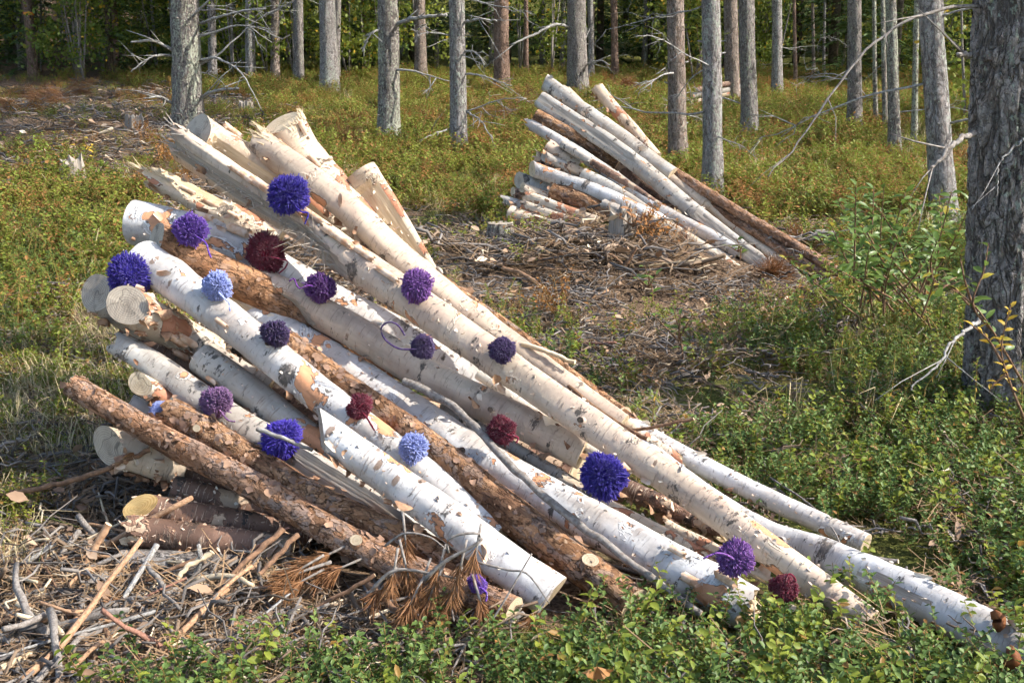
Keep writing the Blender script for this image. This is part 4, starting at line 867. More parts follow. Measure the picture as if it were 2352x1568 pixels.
tree_branch(bigpine, 'thin pale twig hanging along the trunk', [(2352, 320, 4.4), (2300, 370, 4.38), (2290, 450, 4.36)], 0.005, 0.002, 2, 'dead', 5)

def branch_of(lab, root_i, pts, r0, r1, seed):
    root = [o for o in C.objects if o.get('label') == PINES[root_i][0]][0]
    Yb = root.location.y
    tree_branch(root, lab, [(x, y, Yb + dy) for x, y, dy in pts], r0, r1, 7, 'dead', seed)
branch_of('crooked pale branch with hanging lichen', 0, [(405, 120, 0), (355, 95, -.2), (300, 98, -.3)], .022, .010, 11)
branch_of('pale branch drooping to the brush', 0, [(400, 128, 0), (350, 130, -.2), (300, 165, -.3)], .016, .006, 12)
branch_of('pale branch reaching out over the heath', 0, [(460, 55, 0), (500, 40, -.2), (560, 25, -.3), (610, 20, -.4)], .018, .008, 13)
branch_of('arching pale branch sweeping down', 0, [(460, 140, 0), (500, 135, -.2), (555, 170, -.3), (600, 250, -.4)], .018, .005, 14)
branch_of('short cut branch pointing at the heath', 0, [(460, 225, 0), (490, 210, -.2), (548, 203, -.3)], .018, .014, 15)
branch_of('low forked branch by the heap top', 0, [(400, 240, 0), (365, 222, -.3), (330, 228, -.4)], .018, .007, 16)
branch_of('long white branch spanning to the next pine', 1, [(905, 60, 0), (950, 42, -.2), (1025, 35, -.3)], .024, .016, 17)
branch_of('bent branch drooping on the shady side', 1, [(880, 65, 0), (850, 80, -.2), (832, 120, -.3)], .016, .007, 18)
branch_of('white branch reaching to the orange topped pine', 2, [(1063, 52, 0), (1100, 45, -.2), (1140, 48, -.3)], .016, .009, 19)
branch_of('tangled pale branch fan', 2, [(1063, 118, 0), (1090, 120, -.2), (1115, 150, -.3)], .014, .006, 20)
branch_of('drooping thin branch over the heath', 2, [(1063, 170, 0), (1110, 175, -.2), (1175, 198, -.3)], .012, .005, 21)
branch_of('low branch bending to the heath', 2, [(1066, 255, 0), (1100, 275, -.2), (1132, 320, -.4)], .012, .006, 22)
branch_of('bare pale stick leaning from the stem to the ground', 2, [(1035, 295, 0), (980, 315, -.4), (925, 345, -.6)], .012, .005, 23)
branch_of('long white bowed branch', 3, [(1312, 65, 0), (1275, 57, -.3), (1230, 78, -.5), (1175, 103, -.7)], .03, .016, 24)
branch_of('thin branch reaching to the far row', 3, [(1340, 150, 0), (1380, 140, -.3), (1400, 150, -.4)], .02, .008, 25)

# ------------------------------------------------------------------ spruces, saplings, deep forest
M['spruce'] = leafmat('spruce_needles', (0.030, 0.060, 0.018), (0.10, 0.15, 0.04), 0.6, 0.12, 0.2)
M['decid'] = leafmat('sapling_leaves', (0.11, 0.18, 0.03), (0.30, 0.32, 0.055), 0.45, 0.45, 0.3, dry=(0.50, 0.33, 0.04), dryf=0.93)
M['strunk'] = simple('spruce_bark', (0.16, 0.125, 0.10), (0.07, 0.055, 0.045), 25, 0.9, 0.7)
def spruce_mesh(name, H, rad, seed, n=150, sub=26):
    rs = np.random.default_rng(seed); V_, F_, rn = [], [], []
    for k in range(n):
        t = (k + rs.random()) / n; h = 0.25 + (H - 0.3) * t ** 0.9; L_ = rad * (1 - t) ** 0.8 * (0.7 + 0.4 * rs.random()) + 0.08; a2 = rs.random() * 6.28
        o = np.array([math.cos(a2), math.sin(a2), 0]); s_ = np.array([-o[1], o[0], 0])
        for j in range(sub):
            q = (0.1 + 0.9 * rs.random()); c = o * L_ * q + np.array([0, 0, h - 0.32 * L_ * q + 0.12 * L_ * q * q])
            sd = rs.choice([-1, 1]); d = o * 0.6 + s_ * sd * (0.5 + 0.5 * rs.random()) + np.array([0, 0, -0.35 * rs.random() - 0.1]); d /= np.linalg.norm(d)
            l_ = (0.10 + 0.20 * rs.random()) * (1.1 - 0.5 * q) * min(1.0, L_ + 0.2); w_ = np.cross(d, [0, 0, 1.0]); w_ /= np.linalg.norm(w_) + 1e-6
            w_ = w_ * 0.6 + np.array([0, 0, 0.5]) * rs.normal(0, 0.6); w_ *= 0.022
            b = len(V_); V_ += [c - w_ * 0.4, c + w_ * 0.4, c + d * l_ * 0.6 + w_, c + d * l_, c + d * l_ * 0.6 - w_]; F_.append((b, b + 1, b + 2, b + 3, b + 4)); rn += [rs.random()] * 5
    return mesh_from(name, V_, F_, M['spruce'], False, {'rnd': np.array(rn)})
SPR = [spruce_mesh('spruce_boughs_a', 9, 1.9, 11, 190, 34), spruce_mesh('spruce_boughs_b', 8, 1.6, 12, 170, 32), spruce_mesh('spruce_boughs_c', 6, 1.5, 13, 140, 30)]
def spruce(x, y, k, sc_, label, group, name='spruce_tree'):
    z = float(ground(x, y)); root = bpy.data.objects.new(name, None); C.objects.link(root); root.location = (x, y, z); tag(root, label, 'tree', group)
    H = (9, 8, 6)[k] * sc_
    V_, F_, L_ = tube([(0, 0, -0.1), (0.01, 0, H * 0.4), (0, 0.01, H)], [0.09 * sc_, 0.06 * sc_, 0.01], 8)
    link('trunk', mesh_from('trunk', V_, F_, M['strunk'], True, {'lc': L_}), root)
    c = link('crown', SPR[k], root); c.scale = (sc_,) * 3; c.rotation_euler = (0, 0, random.random() * 6.28)
    return root
rr = random.Random(3)
for k in range(93):
    row = k % 3; y = 27.5 + row * 4.0 + rr.uniform(-1.2, 1.2); half = y * 0.64 + 4
    x = -half + (k // 3 + rr.uniform(-0.2, 1.0)) / 31.0 * 2 * half
    pass
    spruce(x, y, rr.choice([0, 0, 1, 2]), rr.uniform(0.85, 1.3), 'dark spruce in the shady forest edge behind the pines', 'spruces of the forest edge')
for (x, y, k, s_) in ((-10.5, 25.5, 2, 1.0), (-8.4, 24.5, 1, 0.8), (-6.6, 25.6, 2, 0.9), (6.5, 22.5, 2, 0.9), (7.6, 23.2, 1, 0.9), (9.0, 22.0, 2, 0.9), (10.8, 21.0, 1, 1.0)):
    spruce(x, y, k, s_, 'bushy spruce with boughs to the ground at the clearing rim', 'bushy spruces at the clearing rim')
def leaf_cloud(name, blobs, n, size, mat, seed, flat=0.5):
    rs = np.random.default_rng(seed); V_, F_, rn = [], [], []
    for k in range(n):
        b_ = blobs[rs.integers(0, len(blobs))]; p = rs.standard_normal(3); p /= np.linalg.norm(p); p = np.array(b_[:3]) + p * b_[3] * rs.random() ** 0.45
        d = rs.standard_normal(3); d[2] -= 0.3; d /= np.linalg.norm(d); w_ = np.cross(d, rs.standard_normal(3)); w_ /= np.linalg.norm(w_); l_ = size * (0.6 + 0.7 * rs.random()); w_ = w_ * l_ * 0.36
        b = len(V_); V_ += [p, p + d * l_ * .35 + w_, p + d * l_ * .75 + w_ * .7, p + d * l_, p + d * l_ * .75 - w_ * .7, p + d * l_ * .35 - w_]; F_.append(tuple(range(b, b + 6))); rn += [rs.random()] * 6
    return mesh_from(name, V_, F_, mat, False, {'rnd': np.array(rn)})
SAP = []
for k in range(4):
    rs = np.random.default_rng(70 + k); blobs = [(rs.normal(0, 0.45), rs.normal(0, 0.45), 0.5 + 3.4 * rs.random(), 0.25 + 0.3 * rs.random()) for _ in range(26)]
    SAP.append(leaf_cloud('sapling_leaves', blobs, 1700, 0.075, M['decid'], 80 + k))
def sapling(x, y, k, sc_, label, group):
    root = bpy.data.objects.new('birch_sapling', None); C.objects.link(root); root.location = (x, y, float(ground(x, y))); tag(root, label, 'tree', group)
    rs = np.random.default_rng(int(abs(x * 100)) + k); mb = MB()
    for j in range(3):
        e = np.array([rs.normal(0, .35), rs.normal(0, .35), 4.0 * sc_]); mb.add(*tube(smooth_path([(0, 0, -.05), e * 0.5 + rs.standard_normal(3) * .08, e], 8), np.linspace(.022, .006, 8), 5))
    link('trunk', mb.mesh('trunk', M['grey']), root)
    c = link('crown', SAP[k], root); c.scale = (sc_,) * 3; c.rotation_euler = (0, 0, rs.random() * 6.28)
for k in range(64):
    y = 23.6 + 6 * rr.random() ** 1.6; half = y * 0.58; x = rr.uniform(-half, half)
    sapling(x, y, k % 4, rr.uniform(0.75, 1.15), 'yellowing leafy sapling under the dark forest edge', 'leafy saplings of the forest edge')
for (x, y, s_) in ((5.6, 13.0, 0.75), (6.9, 14.5, 0.85), (6.2, 15.8, 0.9), (7.8, 16.5, 0.9)):
    sapling(x, y, int(x * 3) % 4, s_, 'green leafy sapling in the thicket beyond the massive pine', 'green saplings of the thicket')
for k in range(22):
    y = rr.uniform(26.5, 34); half = y * 0.46; x = -half + (k + rr.random()) / 22 * 2 * half
    px_, py_ = project(x, y, float(ground(x, y)))
    pine('slim dim trunk among the saplings of the far forest edge', None, px_, py_, rr.uniform(9, 17), rr.choice(['t', 't', 'tr', 'tl']), 2, base=(x, y), seg=9, ring=0.4, rough=0.02, bl=(0.3, 0.9), height=11, group='slim dim trunks of the far forest edge', hvis=4.0)
# tall forest behind: dark ranks of trunks and boughs that close the view
for k in range(34):
    y = 40 + (k % 3) * 6 + rr.uniform(-2, 2); half = y * 0.75; x = -half + (k + rr.uniform(0, 1)) / 34 * 2 * half
    spruce(x, y, k % 2, rr.uniform(1.5, 2.1), 'tall dark spruce deep in the forest', 'tall spruces deep in the forest')
# a young spruce past the massive pine
for (x, y, k, s_) in ((5.2, 6.6, 2, 0.45),):
    spruce(x, y, k, s_, 'young spruce growing past the massive pine and willow', None, 'young_spruce')

# ------------------------------------------------------------------ stumps
def stump(label, px, py, w, h, mat, ragged, seed, top='cutg'):
    rs = np.random.default_rng(seed); B = ground_hit(px, py); r0 = w / 2 * depth_of(B) / F; H = h * depth_of(B) / F; n = 28; m_ = 7
    V_ = []; L_ = []; th = np.linspace(0, 6.283, n, endpoint=False); prof = 1 + 0.10 * np.sin(5 * th + seed) + 0.07 * np.sin(11 * th) + rs.normal(0, .03, n); tp = ragged * H * (rs.random(n) - 0.3) * (np.sin(3 * th + seed) * 0.5 + 0.7)
    for i in range(m_):
        t = i / (m_ - 1); rr_ = r0 * (1.25 - 0.3 * t ** 0.5)
        for j in range(n):
            q = (rr_ * prof[j] * math.cos(th[j]), rr_ * prof[j] * math.sin(th[j]), -0.05 + t * (H + 0.05) + tp[j] * t); V_.append(q); L_.append((r0 * math.cos(th[j]), r0 * math.sin(th[j]), q[2]))
    F_ = [(i * n + j, i * n + (j + 1) % n, (i + 1) * n + (j + 1) % n, (i + 1) * n + j) for i in range(m_ - 1) for j in range(n)]
    o = link('tree_stump', mesh_from('tree_stump', V_, F_, M[mat], False, {'lc': np.array(L_)}), loc=B); tag(o, label, 'stump')
    ring = np.array(V_[-n:]); cen = ring.mean(0) - [0, 0, ragged * H * 0.4]; Vc = np.concatenate([ring, [cen]]); 
    link('stump_top', mesh_from('stump_top', Vc, [(j, (j + 1) % n, n) for j in range(n)], M[top], False, {'lc': (Vc - cen) * [1, 1, 0]}), o)
stump('low lichened stump with sawn top beside the far heap foot', 1148, 562, 58, 50, 'tl', 0.05, 1)
stump('pale weathered jagged stump in the slash on the clearing side', 172, 425, 50, 52, 'stump', 0.55, 2, 'stump')
stump('pale broken stump in the brown litter near the lichen crusted pine', 312, 300, 40, 30, 'stump', 0.5, 3, 'stump')
stump('reddish broken stump on the litter under the far heap', 1428, 545, 56, 55, 'stump', 0.7, 4, 'stump')
stump('small grey stump in the heath beyond the willow shrub', 1937, 528, 22, 26, 'tl', 0.1, 5)
stump('small old stump in the green heath of the far row', 565, 258, 30, 22, 'stump', 0.4, 6, 'stump')

# ------------------------------------------------------------------ sticks
def stick(label, pts, w, mat, group=None, lift=0.0, name='stick', Ys=None, seed=0, endm='pale', taper=0.75):
    rs = np.random.default_rng(seed + 31); P = []
    for i, q in enumerate(pts):
        if len(q) == 3: P.append(at(*q))
        else:
            g = ground_hit(*q); d = ray(*q); lf = lift + 0.055; t = (g[1] - lf * 1.5) / d[1]; P.append(np.array([0, 0, CAM_H]) + d * t)
    n = max(6, 5 * len(P)); A = smooth_path(P, n); r0 = w / 2 * depth_of(P[0]) / F
    A = A + rs.standard_normal(A.shape) * r0 * 0.18
    V_, F_, L_ = tube(A, np.linspace(r0, r0 * taper, n) * (1 + rs.normal(0, .05, n)), 9, False)
    b = A[0].copy(); o = link(name, mesh_from(name, V_ - b, F_, M[mat], True, {'lc': L_}), loc=b); tag(o, label, 'stick', group)
    for e, row in enumerate((0, n - 1)):
        Vc = V_[row * 9:(row + 1) * 9] - b; f_ = tuple(range(9)); link('stick_end', mesh_from('stick_end', Vc, [f_ if e else f_[::-1]], M[endm], False, {'lc': Vc}), o)
    return o
STK = [
 ('thick tan stick leaning upright out of the slash, pale cut foot', [(250, 1204, 3.15), (215, 1265, 3.12), (178, 1336, 3.05)], 19, 'tan'),
 ('tan knobby stick slanting down below the leaning tan stick', [(256, 1317), (191, 1392), (147, 1471)], 18, 'tan'),
 ('short pale barkless stick standing in the slash', [(305, 1322, 3.08), (270, 1375, 3.0)], 19, 'pale'),
 ('long brown stick rising toward the bottom grey log', [(502, 1263, 3.05), (400, 1305, 3.02), (308, 1345, 2.98)], 12, 'brown'),
 ('pale curved stick with bark remnant by the grey bottom log', [(489, 1269, 3.0), (440, 1295, 2.98), (408, 1328, 2.95)], 15, 'pale'),
 ('dark wet stick leaning against the lowest front pine', [(652, 1215, 3.08), (575, 1280, 2.98), (502, 1348, 2.9)], 15, 'brown'),
 ('second dark stick leaning against the lowest front pine', [(684, 1226, 3.04), (595, 1320, 2.92)], 14, 'brown'),
 ('long grey brown stick slanting across the slash', [(326, 1286, 3.02), (396, 1372, 2.88), (478, 1497, 2.66)], 13, 'grey'),
 ('smooth grey curved stick low across the slash', [(239, 1444), (342, 1464), (410, 1485), (515, 1536)], 12, 'grey'),
 ('orange brown stick from the picture edge toward the leaning stick', [(-10, 1436), (68, 1392), (191, 1345), (222, 1325)], 16, 'tan'),
 ('short pale snapped stick in the lower corner of the slash', [(5, 1534), (82, 1493)], 18, 'pale'),
 ('stout reddish stick lying end on near the bottom of the slash', [(299, 1493), (372, 1570)], 27, 'red'),
 ('second stout reddish stick beside the first', [(328, 1480), (395, 1548)], 26, 'red'),
 ('short reddish stick standing in the slash middle', [(379, 1416), (390, 1478)], 15, 'red'),
 ('straight brown stick lying level below the grey log', [(393, 1351), (564, 1362)], 15, 'brown'),
 ('short orange stick level in the slash middle', [(308, 1396), (388, 1378)], 15, 'tan'),
 ('thin level tan twig in the slash', [(185, 1403), (292, 1413)], 9, 'tan'),
 ('long fallen branch reaching from the picture edge to the front pine', [(-10, 1134, 3.55), (51, 1129, 3.52), (181, 1099, 3.5), (273, 1064, 3.48), (348, 1032, 3.46)], 14, 'brown'),
 ('crooked grey branch on the needle litter', [(-5, 1188), (44, 1218), (79, 1239), (273, 1266)], 10, 'grey'),
 ('brown branch slanting up from the slash to the front pine end', [(560, 1505, 2.66), (704, 1410, 2.78), (862, 1320, 2.8)], 14, 'brown'),
 ('dark thick twig piece between slash and shrubs', [(376, 1519), (478, 1536), (550, 1540)], 17, 'grey'),
 ('dark brown stick running under the rusty needles', [(845, 1340, 2.86), (966, 1454, 2.68), (1016, 1480, 2.66)], 16, 'brown'),
 ('slim white grey stick laid across the royal blue pompom', [(590, 985, 3.22), (655, 1008, 3.2), (715, 1032, 3.22)], 11, 'dead'),
 ('long thin grey branch lying down across the white birch logs', [(930, 878, 3.62), (1030, 925, 3.5), (1130, 1022, 3.3), (1250, 1140, 3.12), (1420, 1270, 2.92), (1610, 1412, 2.74)], 19, 'grey'),
 ('dark forked twig sticking out behind the heap toward the shrubs', [(1395, 990, 3.6), (1480, 985, 3.55), (1592, 962, 3.5)], 9, 'brown'),
 ('short sawn branch lying in shrubs behind the ground birch log', [(1935, 1270, 3.15), (1990, 1280, 3.13), (2062, 1290, 3.1)], 15, 'grey'),
 ('thin bare stem arching over the shrubs behind the ground log', [(1770, 1098, 3.7), (1850, 1150, 3.5), (1910, 1210, 3.3), (1940, 1275, 3.15)], 5, 'grey'),
 ('split strip of pale wood jutting from the heap toward the heath', [(1200, 788, 3.95), (1260, 808, 3.9), (1322, 834, 3.85)], 13, 'pale'),
 ('brown bark strip lying beside the long cream log', [(1270, 860, 3.9), (1400, 960, 3.65), (1490, 1010, 3.5)], 12, 'brown'),
 ('bent tan stick on the brown litter of the clearing', [(1157, 617), (1201, 630), (1247, 660)], 11, 'tan'),
 ('level tan stick on the litter below the far heap', [(1249, 617), (1311, 621), (1368, 626)], 7, 'tan'),
 ('reddish stick slanting up to the far heap foot', [(1157, 591), (1223, 575), (1289, 553)], 8, 'red'),
 ('long stick lying behind the pompom heap slope', [(1080, 684), (1150, 675), (1225, 661)], 9, 'tan'),
 ('dark upright root prong in the litter', [(1436, 610, 6.25), (1450, 590, 6.25), (1461, 568, 6.25)], 9, 'brown'),
 ('second dark root prong leaning the other way', [(1430, 606, 6.25), (1412, 590, 6.25), (1396, 582, 6.25)], 6, 'brown'),
 ('long bare pole lying on the litter behind the crest of the heap', [(470, 285), (560, 298), (690, 300)], 8, 'tan'),
 ('grey pole in the slash by the pale jagged stump', [(-5, 388), (80, 384), (155, 390)], 9, 'tan'),
 ('second grey pole in the slash by the pale jagged stump', [(-5, 372), (70, 366), (140, 362)], 7, 'grey'),
 ('dark brown pole low in the heath behind the smooth cream log', [(1080, 672, 4.6), (1050, 665, 4.55), (1030, 660, 4.5)], 20, 'brown'),
]
for i, (lab, pts, w, mt_) in enumerate(STK): stick(lab, pts, w, mt_, 'larger sticks about the heap', seed=i, endm='pale' if mt_ != 'dead' else 'dead')
# random slash sticks, each its own thing
rs = np.random.default_rng(55); cnt = 0
stick_meshes = {}
for mt_ in ('tan', 'grey', 'brown', 'red', 'pale', 'dead'):
    L_ = []
    for k in range(5):
        n = 9; A = np.zeros((n, 3)); A[:, 0] = np.linspace(-0.5, 0.5, n); A[:, 1:] = np.cumsum(np.cumsum(rs.standard_normal((n, 2)) * 0.014, 0), 0) * 0.8; V_, F_, lc = tube(A, np.linspace(0.030, 0.018, n) * (1 + rs.normal(0, .08, n)), 6)
        L_.append(mesh_from('slash_stick', V_, F_, M[mt_], True, {'lc': lc}))
    stick_meshes[mt_] = L_
tries = 0
while cnt < 190 and tries < 9000:
    tries += 1
    px, py = rs.random() * 2352, 200 + 1400 * rs.random()
    if rs.random() < 0.62: px, py = rs.random() * 620, 1220 + 360 * rs.random()
    g = ground_hit(px, py)
    if cover(np.array([g[0]]), np.array([g[1]]), np.array([g[2]]), 'L')[0] < 0.55 or g[1] > 18 or (g[1] > 5 and rs.random() < 0.4): continue
    mt_ = rs.choice(['tan', 'grey', 'brown', 'red', 'pale', 'dead'], p=[.22, .27, .24, .08, .11, .08])
    o = link('slash_stick', stick_meshes[mt_][rs.integers(0, 5)], loc=g + np.array([0, 0, 0.012 + 0.05 * rs.random() ** 2])); ln = (0.15 + 0.38 * rs.random()) * (1 + 0.06 * max(0, g[1] - 4)); th_ = (0.14 + 0.24 * rs.random() ** 1.5 + (0.4 * rs.random() if rs.random() < 0.13 and g[1] < 4 and mt_ != 'pale' else 0)) * (1 + .03 * max(0, g[1] - 4))
    o.scale = (ln, th_ , th_); o.rotation_euler = (rs.random() * 6, rs.normal(0, 0.16), rs.random() * 6.28)
    wd_ = {'tan': 'tan barked', 'grey': 'grey barked', 'brown': 'dark brown', 'red': 'reddish', 'pale': 'pale barkless', 'dead': 'lichen grey'}[mt_]; wh_ = 'slash before the pompom heap' if g[1] < 4.2 else ('litter between the two heaps' if g[0] > -1.2 and g[1] < 9 else 'brush clearing behind the heap')
    tag(o, 'loose %s stick lying criss-cross in the %s' % (wd_, wh_), 'stick', 'loose sticks of the logging slash'); cnt += 1

# ------------------------------------------------------------------ rusty pine branches
M['rust'] = leafmat('dead_rusty_needles', (0.20, 0.085, 0.035), (0.33, 0.17, 0.075), 0.6, 0.2, 0.25)
def rusty_branch(label, stem, tufts, seed, r0=0.006, nn=130, length=0.055, group='rusty dead pine branches', mat='rust', smat='grey'):
    rs = np.random.default_rng(seed); P = smooth_path([at(*p) for p in stem], 20); b = P[0].copy()
    V_, F_, L_ = tube(P - b, np.linspace(r0, r0 * .5, 20), 6); o = link('pine_branch', mesh_from('pine_branch', V_, F_, M[smat], True, {'lc': L_}), loc=b); tag(o, label, 'branch', group)
    for (p0, p1) in tufts:
        a = at(*p0) - b; c = at(*p1) - b; d = c - a; l0 = np.linalg.norm(d); d /= l0; u = np.cross(d, [0.1, 1, 0.2]); u /= np.linalg.norm(u); w_ = np.cross(d, u)
        Vn, Fn, rn = [], [], []
        for k in range(nn):
            q = a + d * l0 * rs.random() * 0.8; a2 = rs.random() * 6.28; sp = 0.45 + 0.75 * rs.random(); e = d * 1.0 + (math.cos(a2) * u + math.sin(a2) * w_) * sp; e[2] -= 0.15; e /= np.linalg.norm(e); x = np.cross(e, rs.standard_normal(3)); x /= np.linalg.norm(x); x *= 0.0011
            l_ = length * (0.7 + 0.5 * rs.random()); i = len(Vn); Vn += [q - x, q + x, q + e * l_ * .6 + x - [0, 0, l_ * .04], q + e * l_ - [0, 0, l_ * .1], q + e * l_ * .6 - x - [0, 0, l_ * .04]]; Fn.append((i, i + 1, i + 2, i + 3, i + 4)); rn += [rs.random()] * 5
        tag(link('needle_tuft', mesh_from('needle_tuft', Vn, Fn, M[mat], False, {'rnd': np.array(rn)}), o), kind='stuff')
        V_, F_, L_ = tube([a - d * 0.06, a, a + d * l0 * .8], [.004, .0035, .002], 5); link('twig', mesh_from('twig', V_, F_, M[smat], True, {'lc': L_}), o)
rusty_branch('dead pine branch with hanging rusty needles before the white birch foot', [(840, 1370, 2.72), (905, 1310, 2.72), (1000, 1318, 2.72), (1060, 1330, 2.72)],
   [((905, 1310, 2.72), (895, 1370, 2.70)), ((970, 1330, 2.72), (930, 1430, 2.69)), ((1060, 1290, 2.72), (1035, 1400, 2.69)), ((930, 1290, 2.74), (945, 1350, 2.72)), ((1000, 1340, 2.71), (960, 1430, 2.69)), ((1100, 1370, 2.71), (1115, 1420, 2.68)), ((880, 1345, 2.72), (850, 1385, 2.7)), ((1010, 1300, 2.72), (985, 1390, 2.7)), ((950, 1370, 2.7), (915, 1440, 2.67)), ((1040, 1350, 2.71), (1010, 1420, 2.68))], 1, nn=110, length=.05)
rusty_branch('bright orange needled pine tip lying at the foot of the front pine', [(760, 1290, 2.95), (700, 1310, 2.9), (650, 1330, 2.88)],
   [((730, 1285, 2.95), (640, 1330, 2.88)), ((700, 1300, 2.9), (625, 1345, 2.86)), ((760, 1270, 2.97), (700, 1300, 2.94)), ((790, 1300, 2.93), (720, 1330, 2.9)), ((700, 1330, 2.88), (640, 1362, 2.84))], 2, length=0.06, nn=170)
rusty_branch('bare looping dead pine branch with grey lichen across the birch foot', [(975, 1330, 2.70), (1020, 1290, 2.70), (1070, 1262, 2.70), (1105, 1240, 2.70), (1100, 1225, 2.70), (1060, 1226, 2.70), (1028, 1240, 2.70), (1030, 1268, 2.70)], [((1095, 1255, 2.7), (1085, 1310, 2.69))], 3, nn=60)
rusty_branch('thin arching dead pine branch over the torn pine log', [(885, 1252, 2.85), (930, 1224, 2.84), (985, 1232, 2.83), (1022, 1258, 2.82)], [((930, 1226, 2.84), (935, 1275, 2.83))], 4, nn=70, r0=.004)
rusty_branch('grey dead branch bowing over the sawn birch end', [(1096, 1290, 2.72), (1165, 1308, 2.7), (1212, 1318, 2.68), (1262, 1385, 2.66)], [((1240, 1400, 2.66), (1215, 1440, 2.64))], 5, nn=80, r0=.004)
rusty_branch('bare grey rooty branch among the berry shrubs at the bottom', [(860, 1568, 2.52), (985, 1500, 2.55), (1070, 1480, 2.56), (1118, 1505, 2.54), (1170, 1570, 2.48)], [((1110, 1530, 2.5), (1190, 1560, 2.46)), ((1060, 1540, 2.5), (1020, 1565, 2.48))], 6, nn=60)
rusty_branch('rusty needled twig lying low in the slash', [(430, 1470, 2.72), (490, 1440, 2.75), (560, 1430, 2.78)], [((560, 1430, 2.78), (480, 1480, 2.7)), ((640, 1420, 2.78), (560, 1470, 2.7)), ((700, 1440, 2.75), (620, 1490, 2.68)), ((320, 1390, 2.86), (250, 1385, 2.84))], 7, nn=120)
rusty_branch('straight dark dead stem slanting before the sawn birch end', [(1040, 1500, 2.55), (1120, 1437, 2.6), (1222, 1270, 2.66)], [], 8, r0=.004)
BOUGHS = ['rust brown bough heap at the picture edge by the marked pine', 'rust brown bough heap just past the marked pine', 'low rust brown boughs before the heap by the marked pine', 'small rust boughs between marked pine and red sapling', 'rust boughs under the orange topped pine', 'rust boughs on the heath near the slim grey pine', 'rust twigs beside the upper end of the far heap', 'small reddish boughs at the foot of the lichened pine', 'small rust boughs behind the straight grey pine', 'rust sprig on the litter beside the far heap end', 'rust sprig in the heath before the willow shrub']
for i, (px, py, w) in enumerate([(60, 215, 150), (130, 235, 130), (30, 250, 120), (175, 215, 90), (1180, 245, 110), (1130, 265, 120), (1230, 230, 90), (800, 330, 80), (1450, 205, 80), (1780, 640, 60), (1830, 560, 50)]):
    g = ground_hit(px, py + 15); Yg = g[1]
    fx = lambda x, y, dy=0: (x, y, Yg + dy)
    tf = [(fx(px + rr.uniform(-.4, .4) * w, py - rr.uniform(-6, 14)), fx(px + rr.uniform(-.6, .6) * w, py - rr.uniform(0, 34))) for _ in range(9)]
    rusty_branch(BOUGHS[i], [fx(px - w * .5, py + 6), fx(px, py - 8), fx(px + w * .5, py - 14)], tf, 20 + i, nn=70, length=0.12 + .004 * Yg, group='rust brown bough heaps', r0=.012)

# ------------------------------------------------------------------ plants scattered as ground cover
def leaf_poly(p, d, n, ln, wd, fold=0.25, droop=0.1):
    d = d / np.linalg.norm(d); s = np.cross(d, n); s /= np.linalg.norm(s) + 1e-9; n = np.cross(s, d)
    m1 = p + d * ln * .33 - n * 0; m2 = p + d * ln * .68 - n * droop * ln * .4; t = p + d * ln - n * droop * ln
    l1 = m1 + s * wd * .45 + n * fold * wd; l2 = m2 + s * wd * .42 + n * fold * wd; r1 = m1 - s * wd * .45 + n * fold * wd; r2 = m2 - s * wd * .42 + n * fold * wd
    return np.array([p, m1, m2, t, l1, l2, r1, r2]), [(0, 6, 1), (6, 7, 2, 1), (7, 3, 2), (0, 1, 4), (1, 2, 5, 4), (2, 3, 5)]
class PL_:
    def __init__(s): s.V = []; s.F = []; s.r = []; s.m = []; s.n = 0
    def add(s, V_, F_, rnd, mi):
        s.V.append(np.asarray(V_, float)); s.F += [tuple(i + s.n for i in f) for f in F_]; s.n += len(V_); s.r += [rnd] * len(V_); s.m += [mi] * len(F_)
    def mesh(s, name, mats):
        me = mesh_from(name, np.concatenate(s.V), s.F, None, True, {'rnd': np.array(s.r)})
        for m_ in mats: me.materials.append(m_)
        me.polygons.foreach_set('material_index', np.array(s.m, np.int32)); return me
M['lingon'] = leafmat('lingonberry_leaves', (0.05, 0.105, 0.024), (0.18, 0.25, 0.06), 0.5, 0.3, 0.32, dry=(0.30, 0.15, 0.045), dryf=0.965)
M['bilb'] = leafmat('bilberry_leaves', (0.15, 0.21, 0.028), (0.31, 0.33, 0.05), 0.5, 0.4, 0.3, dry=(0.34, 0.19, 0.05), dryf=0.95)
M['heath'] = leafmat('heath_leaves', (0.125, 0.175, 0.028), (0.31, 0.335, 0.062), 0.6, 0.4, 0.2, dry=(0.40, 0.20, 0.07), dryf=0.84)
M['ros'] = leafmat('marsh_tea_leaves', (0.09, 0.14, 0.025), (0.22, 0.24, 0.045), 0.5, 0.3, 0.3, dry=(0.45, 0.27, 0.06), dryf=0.90)
M['stem'] = leafmat('shrub_stems', (0.20, 0.11, 0.045), (0.30, 0.20, 0.06), 0.7, 0.0, 0.2)
M['rus'] = leafmat('russet_leaves', (0.30, 0.12, 0.035), (0.45, 0.24, 0.08), 0.6, 0.3, 0.2)
M['straw'] = leafmat('dry_grass_blades', (0.42, 0.33, 0.17), (0.58, 0.47, 0.28), 0.6, 0.2, 0.25, dry=(0.16, 0.18, 0.04), dryf=0.75)
M['twig'] = leafmat('litter_twigs', (0.08, 0.055, 0.038), (0.26, 0.185, 0.125), 0.8, 0.0, 0.15, dry=(0.56, 0.46, 0.33), dryf=0.93)
M['gtwig'] = leafmat('grey_litter_twigs', (0.06, 0.05, 0.043), (0.30, 0.265, 0.235), 0.85, 0.0, 0.15)
M['chip'] = leafmat('bark_chips', (0.20, 0.11, 0.065), (0.52, 0.37, 0.25), 0.8, 0.0, 0.2, dry=(0.72, 0.60, 0.45), dryf=0.93)
M['needl'] = leafmat('litter_needles', (0.20, 0.12, 0.065), (0.35, 0.235, 0.13), 0.7, 0.0, 0.2)
